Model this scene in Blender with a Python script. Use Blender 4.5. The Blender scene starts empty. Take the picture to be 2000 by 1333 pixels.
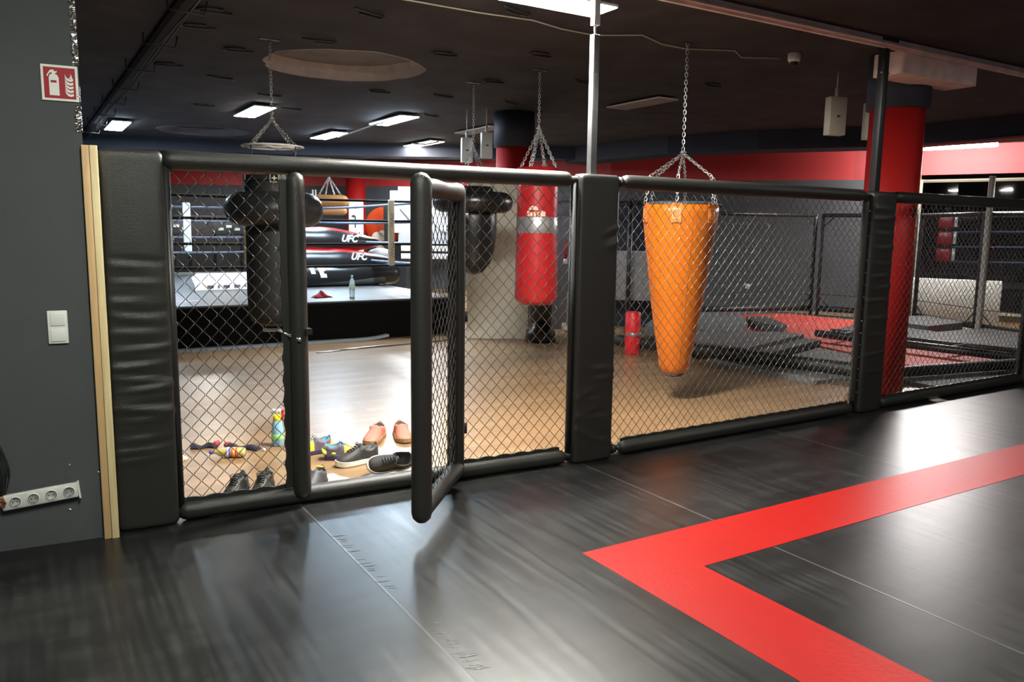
import bpy, math, random
from mathutils import Vector, Matrix
random.seed(7)
C = bpy.context.scene.collection
SC = bpy.context.scene
PI = math.pi

# ------------------------------------------------------------------ camera
cam_d = bpy.data.cameras.new('camera'); cam = bpy.data.objects.new('camera', cam_d); C.objects.link(cam)
YAW, PITCH, ROLL = math.radians(31.566), math.radians(8.07), math.radians(0.809)
_h = Vector((math.sin(YAW), math.cos(YAW), 0)); _r = Vector((math.cos(YAW), -math.sin(YAW), 0)); _u = Vector((0, 0, 1))
_f = _h*math.cos(PITCH) - _u*math.sin(PITCH); _up = _h*math.sin(PITCH) + _u*math.cos(PITCH)
_r2 = _r*math.cos(ROLL) + _up*math.sin(ROLL); _u2 = -_r*math.sin(ROLL) + _up*math.cos(ROLL)
cam.matrix_world = Matrix(((_r2.x, _u2.x, -_f.x, 0), (_r2.y, _u2.y, -_f.y, 0), (_r2.z, _u2.z, -_f.z, 1.5), (0, 0, 0, 1)))
cam_d.sensor_width = 36; cam_d.lens = 36*1553.8/2000; cam_d.clip_start = 0.05; cam_d.clip_end = 200
SC.camera = cam

# ------------------------------------------------------------------ world, exposure
w = bpy.data.worlds.new('world'); SC.world = w; w.use_nodes = True
w.node_tree.nodes['Background'].inputs[0].default_value = (0.5, 0.55, 0.65, 1)
w.node_tree.nodes['Background'].inputs[1].default_value = 0.05
SC.view_settings.view_transform = 'Standard'; SC.view_settings.look = 'None'
SC.view_settings.gamma = 1; SC.view_settings.use_curve_mapping = False
SC.view_settings.exposure = 1.1
LAMP_COOL = 88.0      # panels over the ring and wooden floor
LAMP_WARM = 50.0
LAMP_NEAR = 190.0      # lamp over the fence
FILL_CAGE = 20.0       # added fill lamps over the mat, out of view behind the camera
LAMP_WALL = 260.0

# ------------------------------------------------------------------ materials
MATS = {}
def mat(name, col, rough=0.5, metal=0.0, bump=0.0, bscale=60, var=0.0, vscale=4, emit=None, estr=0.0, spec=0.5, vstretch=None, alpha=None, trans=0.0, coat=0.0):
    if name in MATS: return MATS[name]
    m = bpy.data.materials.new(name); m.use_nodes = True; nt = m.node_tree; N = nt.nodes; L = nt.links
    b = N['Principled BSDF']
    b.inputs['Base Color'].default_value = (*col, 1); b.inputs['Roughness'].default_value = rough
    b.inputs['Metallic'].default_value = metal; b.inputs['Specular IOR Level'].default_value = spec
    b.inputs['Coat Weight'].default_value = coat
    if trans: b.inputs['Transmission Weight'].default_value = trans; b.inputs['IOR'].default_value = 1.33
    if emit: b.inputs['Emission Color'].default_value = (*emit, 1); b.inputs['Emission Strength'].default_value = estr
    tc = N.new('ShaderNodeTexCoord')
    if var or True:
        n = N.new('ShaderNodeTexNoise'); n.inputs['Scale'].default_value = vscale; n.inputs['Detail'].default_value = 5
        mp = N.new('ShaderNodeMapping'); L.new(tc.outputs['Object'], mp.inputs[0]); L.new(mp.outputs[0], n.inputs['Vector'])
        if vstretch: mp.inputs['Scale'].default_value = vstretch
        r = N.new('ShaderNodeMapRange'); r.inputs[1].default_value = .25; r.inputs[2].default_value = .75
        r.inputs[3].default_value = 1-max(var, .03); r.inputs[4].default_value = 1+max(var, .03)
        L.new(n.outputs['Fac'], r.inputs[0])
        mx = N.new('ShaderNodeVectorMath'); mx.operation = 'SCALE'; mx.inputs[0].default_value = col
        L.new(r.outputs[0], mx.inputs['Scale']); L.new(mx.outputs[0], b.inputs['Base Color'])
    if bump:
        n2 = N.new('ShaderNodeTexNoise'); n2.inputs['Scale'].default_value = bscale; n2.inputs['Detail'].default_value = 6
        L.new(tc.outputs['Object'], n2.inputs['Vector'])
        bp = N.new('ShaderNodeBump'); bp.inputs['Strength'].default_value = bump; bp.inputs['Distance'].default_value = 0.01
        L.new(n2.outputs['Fac'], bp.inputs['Height']); L.new(bp.outputs[0], b.inputs['Normal'])
    MATS[name] = m
    return m

def mat_vinyl_floor():
    """black training mat: scuffs, streaks and shallow tile joints"""
    m = bpy.data.materials.new('black_mat_vinyl'); m.use_nodes = True; nt = m.node_tree; N = nt.nodes; L = nt.links
    b = N['Principled BSDF']; tc = N.new('ShaderNodeTexCoord')
    def noise(scale, sx, sy, detail=6, rz=0):
        mp = N.new('ShaderNodeMapping'); mp.inputs['Scale'].default_value = (sx, sy, 1); mp.inputs['Rotation'].default_value = (0, 0, rz)
        n = N.new('ShaderNodeTexNoise'); n.inputs['Scale'].default_value = scale; n.inputs['Detail'].default_value = detail
        L.new(tc.outputs['Object'], mp.inputs[0]); L.new(mp.outputs[0], n.inputs['Vector']); return n.outputs['Fac']
    def rng(v, a, b_, c, d):
        r = N.new('ShaderNodeMapRange'); r.inputs[1].default_value = a; r.inputs[2].default_value = b_; r.inputs[3].default_value = c; r.inputs[4].default_value = d
        L.new(v, r.inputs[0]); return r.outputs[0]
    def M(op, a, b2, c2=None):
        n = N.new('ShaderNodeMath'); n.operation = op
        for i, v in enumerate((a, b2, c2)):
            if v is None: continue
            if isinstance(v, (int, float)): n.inputs[i].default_value = v
            else: L.new(v, n.inputs[i])
        return n.outputs[0]
    streak = noise(5, 6.0, 0.30, 2.5); streak2 = noise(4, 0.5, 2.2, 2); big = noise(1.1, 1, 1, 3)
    sep = N.new('ShaderNodeSeparateXYZ'); L.new(tc.outputs['Object'], sep.inputs[0]); X, Y = sep.outputs[0], sep.outputs[1]
    fx = M('ABSOLUTE', M('SUBTRACT', M('FRACT', M('ADD', M('DIVIDE', M('SUBTRACT', X, 1.2), 1.8), .5), 0), .5), 0)
    seam = rng(fx, 0.0, 0.004, 1, 0)
    sc = rng(M('MULTIPLY', streak, streak2), .20, .46, 0, 1)
    col = M('ADD', .0060, M('MULTIPLY', sc, .014))
    col = M('ADD', col, M('MULTIPLY', rng(big, .4, .7, 0, 1), .006))
    col = M('ADD', col, M('MULTIPLY', seam, .07))
    cc = N.new('ShaderNodeCombineXYZ'); L.new(col, cc.inputs[0]); L.new(col, cc.inputs[1]); L.new(M('MULTIPLY', col, 1.0), cc.inputs[2])
    L.new(cc.outputs[0], b.inputs['Base Color'])
    L.new(rng(streak, .25, .75, .30, .39), b.inputs['Roughness'])
    b.inputs['Specular IOR Level'].default_value = 0.62
    # tile joints running across, only felt between seams
    jy = M('ABSOLUTE', M('SUBTRACT', M('FRACT', M('ADD', M('MULTIPLY', Y, 4.2), M('MULTIPLY', noise(.8, 1, 1, 0), .8)), 0), .5), 0)
    joint = M('MULTIPLY', rng(jy, 0, .05, 1, 0), rng(noise(.9, 1, 1, 0, .5), .45, .65, 0, .5))
    hgt = M('ADD', M('MULTIPLY', streak, .22), M('ADD', M('MULTIPLY', joint, -.3), M('MULTIPLY', seam, .6)))
    hgt = M('ADD', hgt, M('MULTIPLY', noise(3, 1, 1, 1), .5))
    bp = N.new('ShaderNodeBump'); bp.inputs['Strength'].default_value = .22; bp.inputs['Distance'].default_value = .005
    L.new(hgt, bp.inputs['Height']); L.new(bp.outputs[0], b.inputs['Normal'])
    return m

def mat_wood_floor():
    m = bpy.data.materials.new('oak_plank_floor'); m.use_nodes = True; nt = m.node_tree; N = nt.nodes; L = nt.links
    b = N['Principled BSDF']; tc = N.new('ShaderNodeTexCoord')
    mp = N.new('ShaderNodeMapping'); L.new(tc.outputs['Object'], mp.inputs[0])
    br = N.new('ShaderNodeTexBrick'); L.new(mp.outputs[0], br.inputs['Vector'])
    br.inputs['Color1'].default_value = (.27, .165, .083, 1); br.inputs['Color2'].default_value = (.19, .115, .058, 1); br.inputs['Mortar'].default_value = (.10, .055, .025, 1)
    br.inputs['Scale'].default_value = 1; br.inputs['Mortar Size'].default_value = .002; br.inputs['Brick Width'].default_value = 1.2; br.inputs['Row Height'].default_value = .15
    br.inputs['Bias'].default_value = 0.1
    mp2 = N.new('ShaderNodeMapping'); mp2.inputs['Scale'].default_value = (1.5, 22, 1); L.new(tc.outputs['Object'], mp2.inputs[0])
    n = N.new('ShaderNodeTexNoise'); n.inputs['Scale'].default_value = 2.0; n.inputs['Detail'].default_value = 8; L.new(mp2.outputs[0], n.inputs['Vector'])
    r = N.new('ShaderNodeMapRange'); r.inputs[1].default_value = .3; r.inputs[2].default_value = .7; r.inputs[3].default_value = .75; r.inputs[4].default_value = 1.25; L.new(n.outputs['Fac'], r.inputs[0])
    mx = N.new('ShaderNodeVectorMath'); mx.operation = 'SCALE'; L.new(br.outputs['Color'], mx.inputs[0]); L.new(r.outputs[0], mx.inputs['Scale'])
    L.new(mx.outputs[0], b.inputs['Base Color'])
    n3 = N.new('ShaderNodeTexNoise'); n3.inputs['Scale'].default_value = 1.2; n3.inputs['Detail'].default_value = 4; L.new(tc.outputs['Object'], n3.inputs['Vector'])
    r3 = N.new('ShaderNodeMapRange'); r3.inputs[3].default_value = .285; r3.inputs[4].default_value = .38; L.new(n3.outputs['Fac'], r3.inputs[0]); L.new(r3.outputs[0], b.inputs['Roughness'])
    b.inputs['Specular IOR Level'].default_value = .55
    bp = N.new('ShaderNodeBump'); bp.inputs['Strength'].default_value = .12; bp.inputs['Distance'].default_value = .004
    L.new(n.outputs['Fac'], bp.inputs['Height']); L.new(bp.outputs[0], b.inputs['Normal'])
    return m

def mat_ceiling():
    m = bpy.data.materials.new('dark_concrete_ceiling'); m.use_nodes = True; nt = m.node_tree; N = nt.nodes; L = nt.links
    b = N['Principled BSDF']; tc = N.new('ShaderNodeTexCoord'); b.inputs['Roughness'].default_value = .85
    n = N.new('ShaderNodeTexNoise'); n.inputs['Scale'].default_value = 2.2; n.inputs['Detail'].default_value = 9; L.new(tc.outputs['Object'], n.inputs['Vector'])
    cr = N.new('ShaderNodeValToRGB'); cr.color_ramp.elements[0].position = .35; cr.color_ramp.elements[1].position = .7
    cr.color_ramp.elements[0].color = (.022, .021, .023, 1); cr.color_ramp.elements[1].color = (.046, .042, .046, 1)
    L.new(n.outputs['Fac'], cr.inputs[0])
    sep = N.new('ShaderNodeSeparateXYZ'); L.new(tc.outputs['Object'], sep.inputs[0])
    def M(op, a, b2):
        q = N.new('ShaderNodeMath'); q.operation = op
        for i, v in enumerate((a, b2)):
            if isinstance(v, (int, float)): q.inputs[i].default_value = v
            else: L.new(v, q.inputs[i])
        return q.outputs[0]
    wob = M('MULTIPLY', n.outputs['Fac'], .06)
    fr = M('ABSOLUTE', M('SUBTRACT', M('FRACT', M('ADD', M('DIVIDE', sep.outputs[1], 1.25), wob), 0), .5), 0)
    r = N.new('ShaderNodeMapRange'); r.inputs[1].default_value = 0; r.inputs[2].default_value = .012; r.inputs[3].default_value = .35; r.inputs[4].default_value = 1; L.new(fr, r.inputs[0])
    mx = N.new('ShaderNodeVectorMath'); mx.operation = 'SCALE'; L.new(cr.outputs[0], mx.inputs[0]); L.new(r.outputs[0], mx.inputs['Scale']); L.new(mx.outputs[0], b.inputs['Base Color'])
    bp = N.new('ShaderNodeBump'); bp.inputs['Strength'].default_value = .6; bp.inputs['Distance'].default_value = .01
    L.new(n.outputs['Fac'], bp.inputs['Height']); L.new(bp.outputs[0], b.inputs['Normal'])
    return m

def mat_pine():
    m = bpy.data.materials.new('raw_pine'); m.use_nodes = True; nt = m.node_tree; N = nt.nodes; L = nt.links
    b = N['Principled BSDF']; tc = N.new('ShaderNodeTexCoord'); b.inputs['Roughness'].default_value = .6
    mp = N.new('ShaderNodeMapping'); mp.inputs['Scale'].default_value = (60, 60, 2.0); L.new(tc.outputs['Object'], mp.inputs[0])
    n = N.new('ShaderNodeTexNoise'); n.inputs['Scale'].default_value = 1.5; n.inputs['Detail'].default_value = 4; L.new(mp.outputs[0], n.inputs['Vector'])
    cr = N.new('ShaderNodeValToRGB'); cr.color_ramp.elements[0].position = .3; cr.color_ramp.elements[1].position = .65
    cr.color_ramp.elements[0].color = (.66, .48, .24, 1); cr.color_ramp.elements[1].color = (.82, .68, .38, 1); L.new(n.outputs['Fac'], cr.inputs[0])
    vo = N.new('ShaderNodeTexVoronoi'); vo.inputs['Scale'].default_value = 3.2; L.new(tc.outputs['Object'], vo.inputs['Vector'])
    r = N.new('ShaderNodeMapRange'); r.inputs[1].default_value = .02; r.inputs[2].default_value = .06; r.inputs[3].default_value = .55; r.inputs[4].default_value = 1; L.new(vo.outputs['Distance'], r.inputs[0])
    mx = N.new('ShaderNodeVectorMath'); mx.operation = 'SCALE'; L.new(cr.outputs[0], mx.inputs[0]); L.new(r.outputs[0], mx.inputs['Scale']); L.new(mx.outputs[0], b.inputs['Base Color'])
    return m

FLOORMAT = mat_vinyl_floor(); WOODFLOOR = mat_wood_floor(); CEIL = mat_ceiling(); PINE = mat_pine()
LEATHER = mat('black_leatherette', (.020, .0195, .017), .42, bump=.25, bscale=220, var=.08)
LEATHER_G = mat('glossy_black_leatherette', (.010, .010, .011), .29, bump=.12, bscale=120, var=.05)
WIRE = mat('black_coated_wire', (.030, .029, .027), .30, spec=.9)
STEEL_B = mat('black_painted_steel', (.02, .02, .021), .4, spec=.5)
CHROME = mat('zinc_chain_metal', (.62, .62, .60), .28, metal=1.0)
STEEL = mat('galvanised_steel', (.45, .45, .46), .38, metal=.9, var=.12, vscale=12)
WALLGREY = mat('dark_grey_wall_paint', (.062, .065, .070), .75, bump=.25, bscale=150, var=.06)
WALLNAVY = mat('dark_navy_paint', (.022, .026, .042), .7, var=.1)
WALLRED = mat('red_wall_paint', (.40, .022, .022), .6, var=.05)
REDCOL = mat('red_column_paint', (.33, .008, .007), .5, spec=.3, var=.04, bump=.05)
WHITE = mat('white_plastic', (.78, .78, .75), .4)
CREAM = mat('cream_paint', (.52, .48, .36), .5, var=.05)
PLASTER = mat('raw_pinkish_plaster', (.85, .64, .58), .9, bump=.8, bscale=25, var=.18, vscale=8)
REDMAT = mat('red_mat_vinyl', (.30, .007, .005), .42, spec=.32, bump=.15, bscale=40, var=.06, vscale=3, vstretch=(4, .5, 1))
REDFOAM = mat('red_foam_mat', (.60, .06, .04), .7, bump=.3, bscale=80, var=.1)
GREYFOAM = mat('grey_foam_mat', (.13, .13, .125), .75, bump=.4, bscale=80, var=.2, vscale=8)
DARKFOAM = mat('dark_foam_mat', (.045, .047, .045), .7, bump=.3, bscale=80, var=.2)
RINGBLK = mat('black_ring_skirt', (.004, .004, .004), .9, spec=.1)
CANVAS = mat('grey_ring_canvas', (.062, .067, .073), .5, bump=.2, bscale=60, var=.15, vscale=2)
ORANGE = mat('orange_vinyl_bag', (.46, .108, .004), .34, bump=.18, bscale=14, var=.10, vscale=3)
REDBAG = mat('red_leather_bag', (.36, .012, .014), .32, bump=.12, bscale=50, var=.06)
SILVER = mat('silver_duct_tape', (.45, .45, .46), .3, metal=.75, bump=.3, bscale=30)
BOARD = mat('off_white_board', (.72, .69, .60), .55, var=.05)
def emitter(name, col, st): return mat(name, (.9, .9, .9), .5, emit=col, estr=st)
E_COOL = emitter('cool_lamp_diffuser', (.66, .84, 1.0), LAMP_COOL)
E_BACK_FILL = emitter('back_fill_diffuser', (.85, .93, 1.0), 85.0)
E_LEFT_FILL = emitter('left_cage_fill_diffuser', (.96, 1.0, .88), 56.0)
E_WARM = emitter('neutral_lamp_diffuser', (1.0, .96, .88), LAMP_WARM)
E_NEAR = emitter('near_lamp_diffuser', (1.0, .97, .88), LAMP_NEAR)
E_CAGE_FILL = emitter('cage_fill_diffuser', (1.0, .95, .85), FILL_CAGE)
E_WALL = emitter('tube_lamp_diffuser', (1.0, .97, .95), LAMP_WALL)

# ------------------------------------------------------------------ mesh builder
class MB:
    def __init__(s): s.v = []; s.f = []; s.m = []; s.sm = []
    def add(s, vs, fs, mi=0, smooth=False, M=None):
        o = len(s.v)
        s.v += [tuple(M @ Vector(p)) if M is not None else tuple(p) for p in vs]
        for f in fs: s.f.append([i+o for i in f]); s.m.append(mi); s.sm.append(smooth)
        return s
    def box(s, x0, x1, y0, y1, z0, z1, mi=0, M=None):
        vs = [(x, y, z) for z in (z0, z1) for y in (y0, y1) for x in (x0, x1)]
        return s.add(vs, [(0, 2, 3, 1), (4, 5, 7, 6), (0, 1, 5, 4), (1, 3, 7, 5), (3, 2, 6, 7), (2, 0, 4, 6)], mi, False, M)
    def rbox(s, x0, x1, y0, y1, z0, z1, r=.01, mi=0, M=None):
        """box with rounded vertical-section edges (two chamfer rings)"""
        vs = []; n = 0; rings = []
        for z, ins in ((z0, r), (z0+r*.3, r*.3), (z0+r, 0), (z1-r, 0), (z1-r*.3, r*.3), (z1, r)):
            ring = []
            for cx, cy, a0 in ((x1-r, y1-r, 0), (x0+r, y1-r, PI/2), (x0+r, y0+r, PI), (x1-r, y0+r, 1.5*PI)):
                for k in range(4):
                    a = a0+k*PI/6; ring.append((cx+(r-ins)*math.cos(a), cy+(r-ins)*math.sin(a), z))
            rings.append(ring)
        vs = [p for rg in rings for p in rg]; m = 16; fs = []
        for j in range(5):
            for i in range(m): fs.append((j*m+i, j*m+(i+1) % m, (j+1)*m+(i+1) % m, (j+1)*m+i))
        fs.append(tuple(reversed(range(m)))); fs.append(tuple(range(5*m, 6*m)))
        return s.add(vs, fs, mi, True, M)
    def prism(s, poly, z0, z1, mi=0, M=None, smooth=False):
        n = len(poly)
        vs = [(x, y, z0) for x, y in poly] + [(x, y, z1) for x, y in poly]
        a = sum(poly[i][0]*poly[(i+1) % n][1]-poly[(i+1) % n][0]*poly[i][1] for i in range(n))
        fs = [tuple(reversed(range(n))), tuple(range(n, 2*n))] + [(i, (i+1) % n, n+(i+1) % n, n+i) for i in range(n)]
        if a < 0: fs = [tuple(reversed(f)) for f in fs]
        return s.add(vs, fs, mi, smooth, M)
    def tube(s, pts, r, seg=10, mi=0, cap='flat', closed=False, M=None, smooth=True):
        P = [Vector(p) for p in pts]; n = len(P)
        R = r if isinstance(r, (list, tuple)) else [r]*n
        if cap == 'round' and not closed:
            r0, r1 = R[0], R[-1]; t0 = (P[1]-P[0]).normalized(); t1 = (P[-1]-P[-2]).normalized()
            A = [P[0]-t0*r0*(.0+math.sin(a)) for a in (PI/2*.98, PI/3, PI/6)]; RA = [r0*max(.02, math.cos(a)) for a in (PI/2*.98, PI/3, PI/6)]
            B = [P[-1]+t1*r1*math.sin(a) for a in (PI/6, PI/3, PI/2*.98)]; RB = [r1*max(.02, math.cos(a)) for a in (PI/6, PI/3, PI/2*.98)]
            P = A+P+B; R = RA+list(R)+RB; n = len(P)
        T = []
        for i in range(n):
            if closed: t = P[(i+1) % n]-P[i-1]
            else: t = P[min(i+1, n-1)]-P[max(i-1, 0)]
            T.append(t.normalized() if t.length > 1e-9 else Vector((0, 0, 1)))
        ref = Vector((0, 0, 1)) if abs(T[0].z) < .9 else Vector((1, 0, 0))
        nrm = (ref - T[0]*ref.dot(T[0])).normalized(); vs = []
        for i in range(n):
            nrm = (nrm - T[i]*nrm.dot(T[i]))
            nrm = nrm.normalized() if nrm.length > 1e-6 else T[i].orthogonal().normalized()
            b = T[i].cross(nrm)
            for k in range(seg):
                a = 2*PI*k/seg; vs.append(P[i]+(nrm*math.cos(a)+b*math.sin(a))*R[i])
        fs = []
        for i in range(n if closed else n-1):
            j = (i+1) % n
            for k in range(seg): fs.append((i*seg+k, i*seg+(k+1) % seg, j*seg+(k+1) % seg, j*seg+k))
        if not closed: fs.append(tuple(reversed(range(seg)))); fs.append(tuple(range((n-1)*seg, n*seg)))
        return s.add([tuple(v) for v in vs], fs, mi, smooth, M)
    def lathe(s, prof, c=(0, 0, 0), seg=32, mi=0, M=None, smooth=True, wob=None):
        vs = []
        for j, (r, z) in enumerate(prof):
            for k in range(seg):
                a = 2*PI*k/seg; rr = r*(wob(a, z) if wob else 1)
                vs.append((c[0]+rr*math.cos(a), c[1]+rr*math.sin(a), c[2]+z))
        fs = []; n = len(prof)
        for j in range(n-1):
            for k in range(seg): fs.append((j*seg+k, j*seg+(k+1) % seg, (j+1)*seg+(k+1) % seg, (j+1)*seg+k))
        fs.append(tuple(reversed(range(seg)))); fs.append(tuple(range((n-1)*seg, n*seg)))
        return s.add(vs, fs, mi, smooth, M)
    def torus(s, c, R, r, seg=40, seg2=14, mi=0, M=None, sq=1.0):
        pts = [(c[0]+R*math.cos(2*PI*k/seg), c[1]+R*math.sin(2*PI*k/seg), c[2]) for k in range(seg)]
        o = len(s.v); s.tube(pts, r, seg2, mi, closed=True)
        if sq != 1.0:
            for i in range(o, len(s.v)):
                v = s.v[i]; s.v[i] = (v[0], v[1], c[2]+(v[2]-c[2])*sq)
        if M is not None:
            for i in range(o, len(s.v)): s.v[i] = tuple(M @ Vector(s.v[i]))
        return s
    def sphere(s, c, r, seg=14, mi=0, sz=1.0, M=None):
        n = max(5, seg//2)
        return s.lathe([(max(1e-4, r*math.sin(PI*j/n)), -r*sz*math.cos(PI*j/n)) for j in range(n+1)], c, seg, mi, M)

def obj(name, mb, mats, parent=None, label=None, cat=None, group=None, kind=None, loc=None, rz=0):
    me = bpy.data.meshes.new(name)
    me.from_pydata([tuple(v) for v in mb.v], [], mb.f)
    ms = mats if isinstance(mats, (list, tuple)) else [mats]
    for m in ms: me.materials.append(m)
    me.polygons.foreach_set('material_index', mb.m); me.polygons.foreach_set('use_smooth', mb.sm); me.update()
    o = bpy.data.objects.new(name, me); C.objects.link(o)
    if parent is not None: o.parent = parent
    if loc is not None: o.location = loc
    if rz: o.rotation_euler = (0, 0, rz)
    tag(o, label, cat, group, kind)
    return o
def objs(name, mb, mats, parent):
    """one object for each loose piece"""
    par = list(range(len(mb.v)))
    def find(i):
        while par[i] != i: par[i] = par[par[i]]; i = par[i]
        return i
    for f in mb.f:
        for i in f[1:]: par[find(i)] = find(f[0])
    groups = {}
    for k, f in enumerate(mb.f): groups.setdefault(find(f[0]), []).append(k)
    for ks in groups.values():
        m2 = MB(); idx = {}
        for k in ks:
            nf = []
            for i in mb.f[k]:
                if i not in idx: idx[i] = len(m2.v); m2.v.append(mb.v[i])
                nf.append(idx[i])
            m2.f.append(nf); m2.m.append(mb.m[k]); m2.sm.append(mb.sm[k])
        obj(name, m2, mats, parent)
def tag(o, label=None, cat=None, group=None, kind=None):
    if label: o['label'] = label
    if cat: o['category'] = cat
    if group: o['group'] = group
    if kind: o['kind'] = kind
    return o
def thing(name, label, cat, loc=(0, 0, 0), rz=0, group=None):
    o = bpy.data.objects.new(name, None); C.objects.link(o); o.empty_display_size = .1
    o.location = loc; o.rotation_euler = (0, 0, rz); tag(o, label, cat, group); return o
def struct(name, mb, mats, loc=None, rz=0): return obj(name, mb, mats, kind='structure', loc=loc, rz=rz)
def dup(root, loc=None, rz=None, label=None, group=None):
    r = root.copy(); C.objects.link(r)
    if loc is not None: r.location = loc
    if rz is not None: r.rotation_euler = (0, 0, rz)
    if label: r['label'] = label
    if group: r['group'] = group
    for ch in list(root.children):
        c = ch.copy(); C.objects.link(c); c.parent = r
        for g in list(ch.children):
            d = g.copy(); C.objects.link(d); d.parent = c
    return r
def text_mb(txt, size, depth=.002, M=None, mi=0, shear=0.0, bold=0.0):
    cu = bpy.data.curves.new('lettering', 'FONT'); cu.body = txt; cu.size = size; cu.extrude = depth/2; cu.shear = shear; cu.offset = bold
    cu.align_x = 'CENTER'; cu.align_y = 'CENTER'; cu.resolution_u = 3
    o = bpy.data.objects.new('lettering', cu); C.objects.link(o)
    dg = bpy.context.evaluated_depsgraph_get(); me = o.evaluated_get(dg).to_mesh()
    mb = MB(); mb.add([tuple(v.co) for v in me.vertices], [tuple(p.vertices) for p in me.polygons], mi, False, M)
    o.evaluated_get(dg).to_mesh_clear(); bpy.data.objects.remove(o); bpy.data.curves.remove(cu)
    return mb
def RZ(a): return Matrix.Rotation(a, 4, 'Z')
def T(x, y, z): return Matrix.Translation((x, y, z))
def FY(x):
    """line of the cage fence on the floor"""
    K = [(-3, 4.335), (.46, 4.142), (3.09, 3.995), (6.03, 4.03), (9.5, 4.06)]
    for (a, ya), (b, yb) in zip(K, K[1:]):
        if x <= b: return ya+(yb-ya)*(x-a)/(b-a)
    return K[-1][1]

# ================================================================== SETTING
# raised cage floor (black vinyl) and wooden floor 4 cm lower
b = MB(); b.prism([(-3, -3), (10.5, -3), (10.5, 4.18), (6, 4.16), (3.1, 4.12), (.3, 4.26), (-3, 4.45)], -.06, 0)
struct('floor', b, FLOORMAT)
b = MB(); b.prism([(-3, 4.0), (10, 3.9), (22, -2), (22, 13), (10, 26), (-3, 26)], -.12, -.04)
struct('floor_gym', b, WOODFLOOR)['kind'] = 'structure'
bpy.data.objects['floor_gym'].name = 'floor.001'

# ceiling: slab with two round openings, made from a grid of strips around each hole
def ceiling_slab():
    b = MB(); holes = [(2.90, 8.03, .80), (2.81, 14.95, .75)]
    def sq_with_hole(cx, cy, R, S):
        n = 48; inner = []; outer = []
        for k in range(n):
            a = 2*PI*k/n; rr = R*(1+.018*math.sin(5*a+cx)+.012*math.sin(11*a)+.012*random.uniform(-1, 1))
            inner.append((cx+rr*math.cos(a), cy+rr*math.sin(a)))
            m = max(abs(math.cos(a)), abs(math.sin(a))); outer.append((cx+S*math.cos(a)/m, cy+S*math.sin(a)/m))
        vs = [(x, y, 3.1) for x, y in inner]+[(x, y, 3.1) for x, y in outer]
        b.add(vs, [(k, n+k, n+(k+1) % n, (k+1) % n) for k in range(n)])
        return inner
    rims = [sq_with_hole(x, y, R, 1.1) for x, y, R in holes]
    z = 3.1
    def q(x0, x1, y0, y1): b.add([(x0, y0, z), (x0, y1, z), (x1, y1, z), (x1, y0, z)], [(0, 1, 2, 3)])
    (x1, y1, _), (x2, y2, _) = holes
    q(-3, 22, 4.05, y1-1.1); q(-3, x1-1.1, y1-1.1, y1+1.1); q(x1+1.1, 22, y1-1.1, y1+1.1)
    q(-3, 22, y1+1.1, y2-1.1); q(-3, x2-1.1, y2-1.1, y2+1.1); q(x2+1.1, 22, y2-1.1, y2+1.1); q(-3, 22, y2+1.1, 27)
    struct('ceiling', b, CEIL); b = MB()
    # lower slab over the cage, with the step facing the gym
    b.box(-3, 22, -3, 4.05, 3.03, 3.12)
    struct('ceiling', b, CEIL)
    for i, (inner, (cx, cy, R)) in enumerate(zip(rims, holes)):
        rb = MB(); n = len(inner); H = .16 if i == 0 else .12
        vs = []
        for zz, sc in ((3.095, 1.0), (3.1+H*.5, 1.02), (3.1+H, 1.0)):
            for x, y in inner: vs.append((cx+(x-cx)*sc, cy+(y-cy)*sc, zz))
        fs = [(j*n+k, j*n+(k+1) % n, (j+1)*n+(k+1) % n, (j+1)*n+k) for j in range(2) for k in range(n)]
        rb.add(vs, fs, 0, True); rb.add(vs[2*n:], [tuple(range(n))], 1)
        struct('trim_%d' % (i+1), rb, [mat('pale_broken_plaster', (.72, .67, .66), .9, bump=.8, bscale=25, var=.15, vscale=8), mat('grey_plaster_recess', (.22, .205, .21), .9, bump=.6, bscale=14, var=.2)] if i == 0 else [mat('pale_grey_plaster', (.22, .21, .23), .9, bump=.5, bscale=20, var=.15), CEIL])
ceiling_slab()
# unpainted edge strip on the ceiling step over the fence
b = MB(); b.box(3.3, 8.05, 4.05, 4.075, 2.955, 3.035)
b.box(3.3, 8.05, 4.02, 4.05, 2.975, 2.985)
struct('trim_3', b, PLASTER)
# walls
b = MB(); b.prism([(-3, 4.42), (.262, 4.135), (.262, 4.30), (-3, 4.60)], -.04, 3.1); struct('wall_left', b, mat('lighter_grey_wall_paint', (.070, .075, .079), .8, bump=.25, bscale=150, var=.06))
b = MB(); b.box(-.35, -.2, 4.4, 26, -.04, 3.1); struct('wall_gym_left', b, WALLNAVY).name = 'wall_left.001'
def wall_seg(name, pts, z0, z1, m, th=.12):
    b = MB()
    for (x0, y0), (x1, y1) in zip(pts, pts[1:]):
        d = Vector((x1-x0, y1-y0, 0)).normalized(); n = Vector((-d.y, d.x, 0))*th
        if n.dot(Vector((x0, y0, 0))) < 0: n = -n
        b.prism([(x0, y0), (x1, y1), (x1+n.x, y1+n.y), (x0+n.x, y0+n.y)], z0, z1)
    return struct(name, b, m)
WL = [(-.4, 24.9), (3.21, 22.17), (5.5, 21.05), (7.45, 19.42), (9.3, 17.5), (10.6, 13.4), (11.35, 12.5), (13.55, 9.75)]
wall_seg('wall_back', WL, -.04, 2.5, WALLGREY)
wall_seg('wall_back.001', WL, 2.5, 3.1, WALLRED)
WR = [(14.3, 8.86), (14.55, 8.3), (15.2, 6.6), (16.2, 4.0), (17, 1)]
wall_seg('wall_right', WR, 2.58, 3.1, WALLRED)
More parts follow.
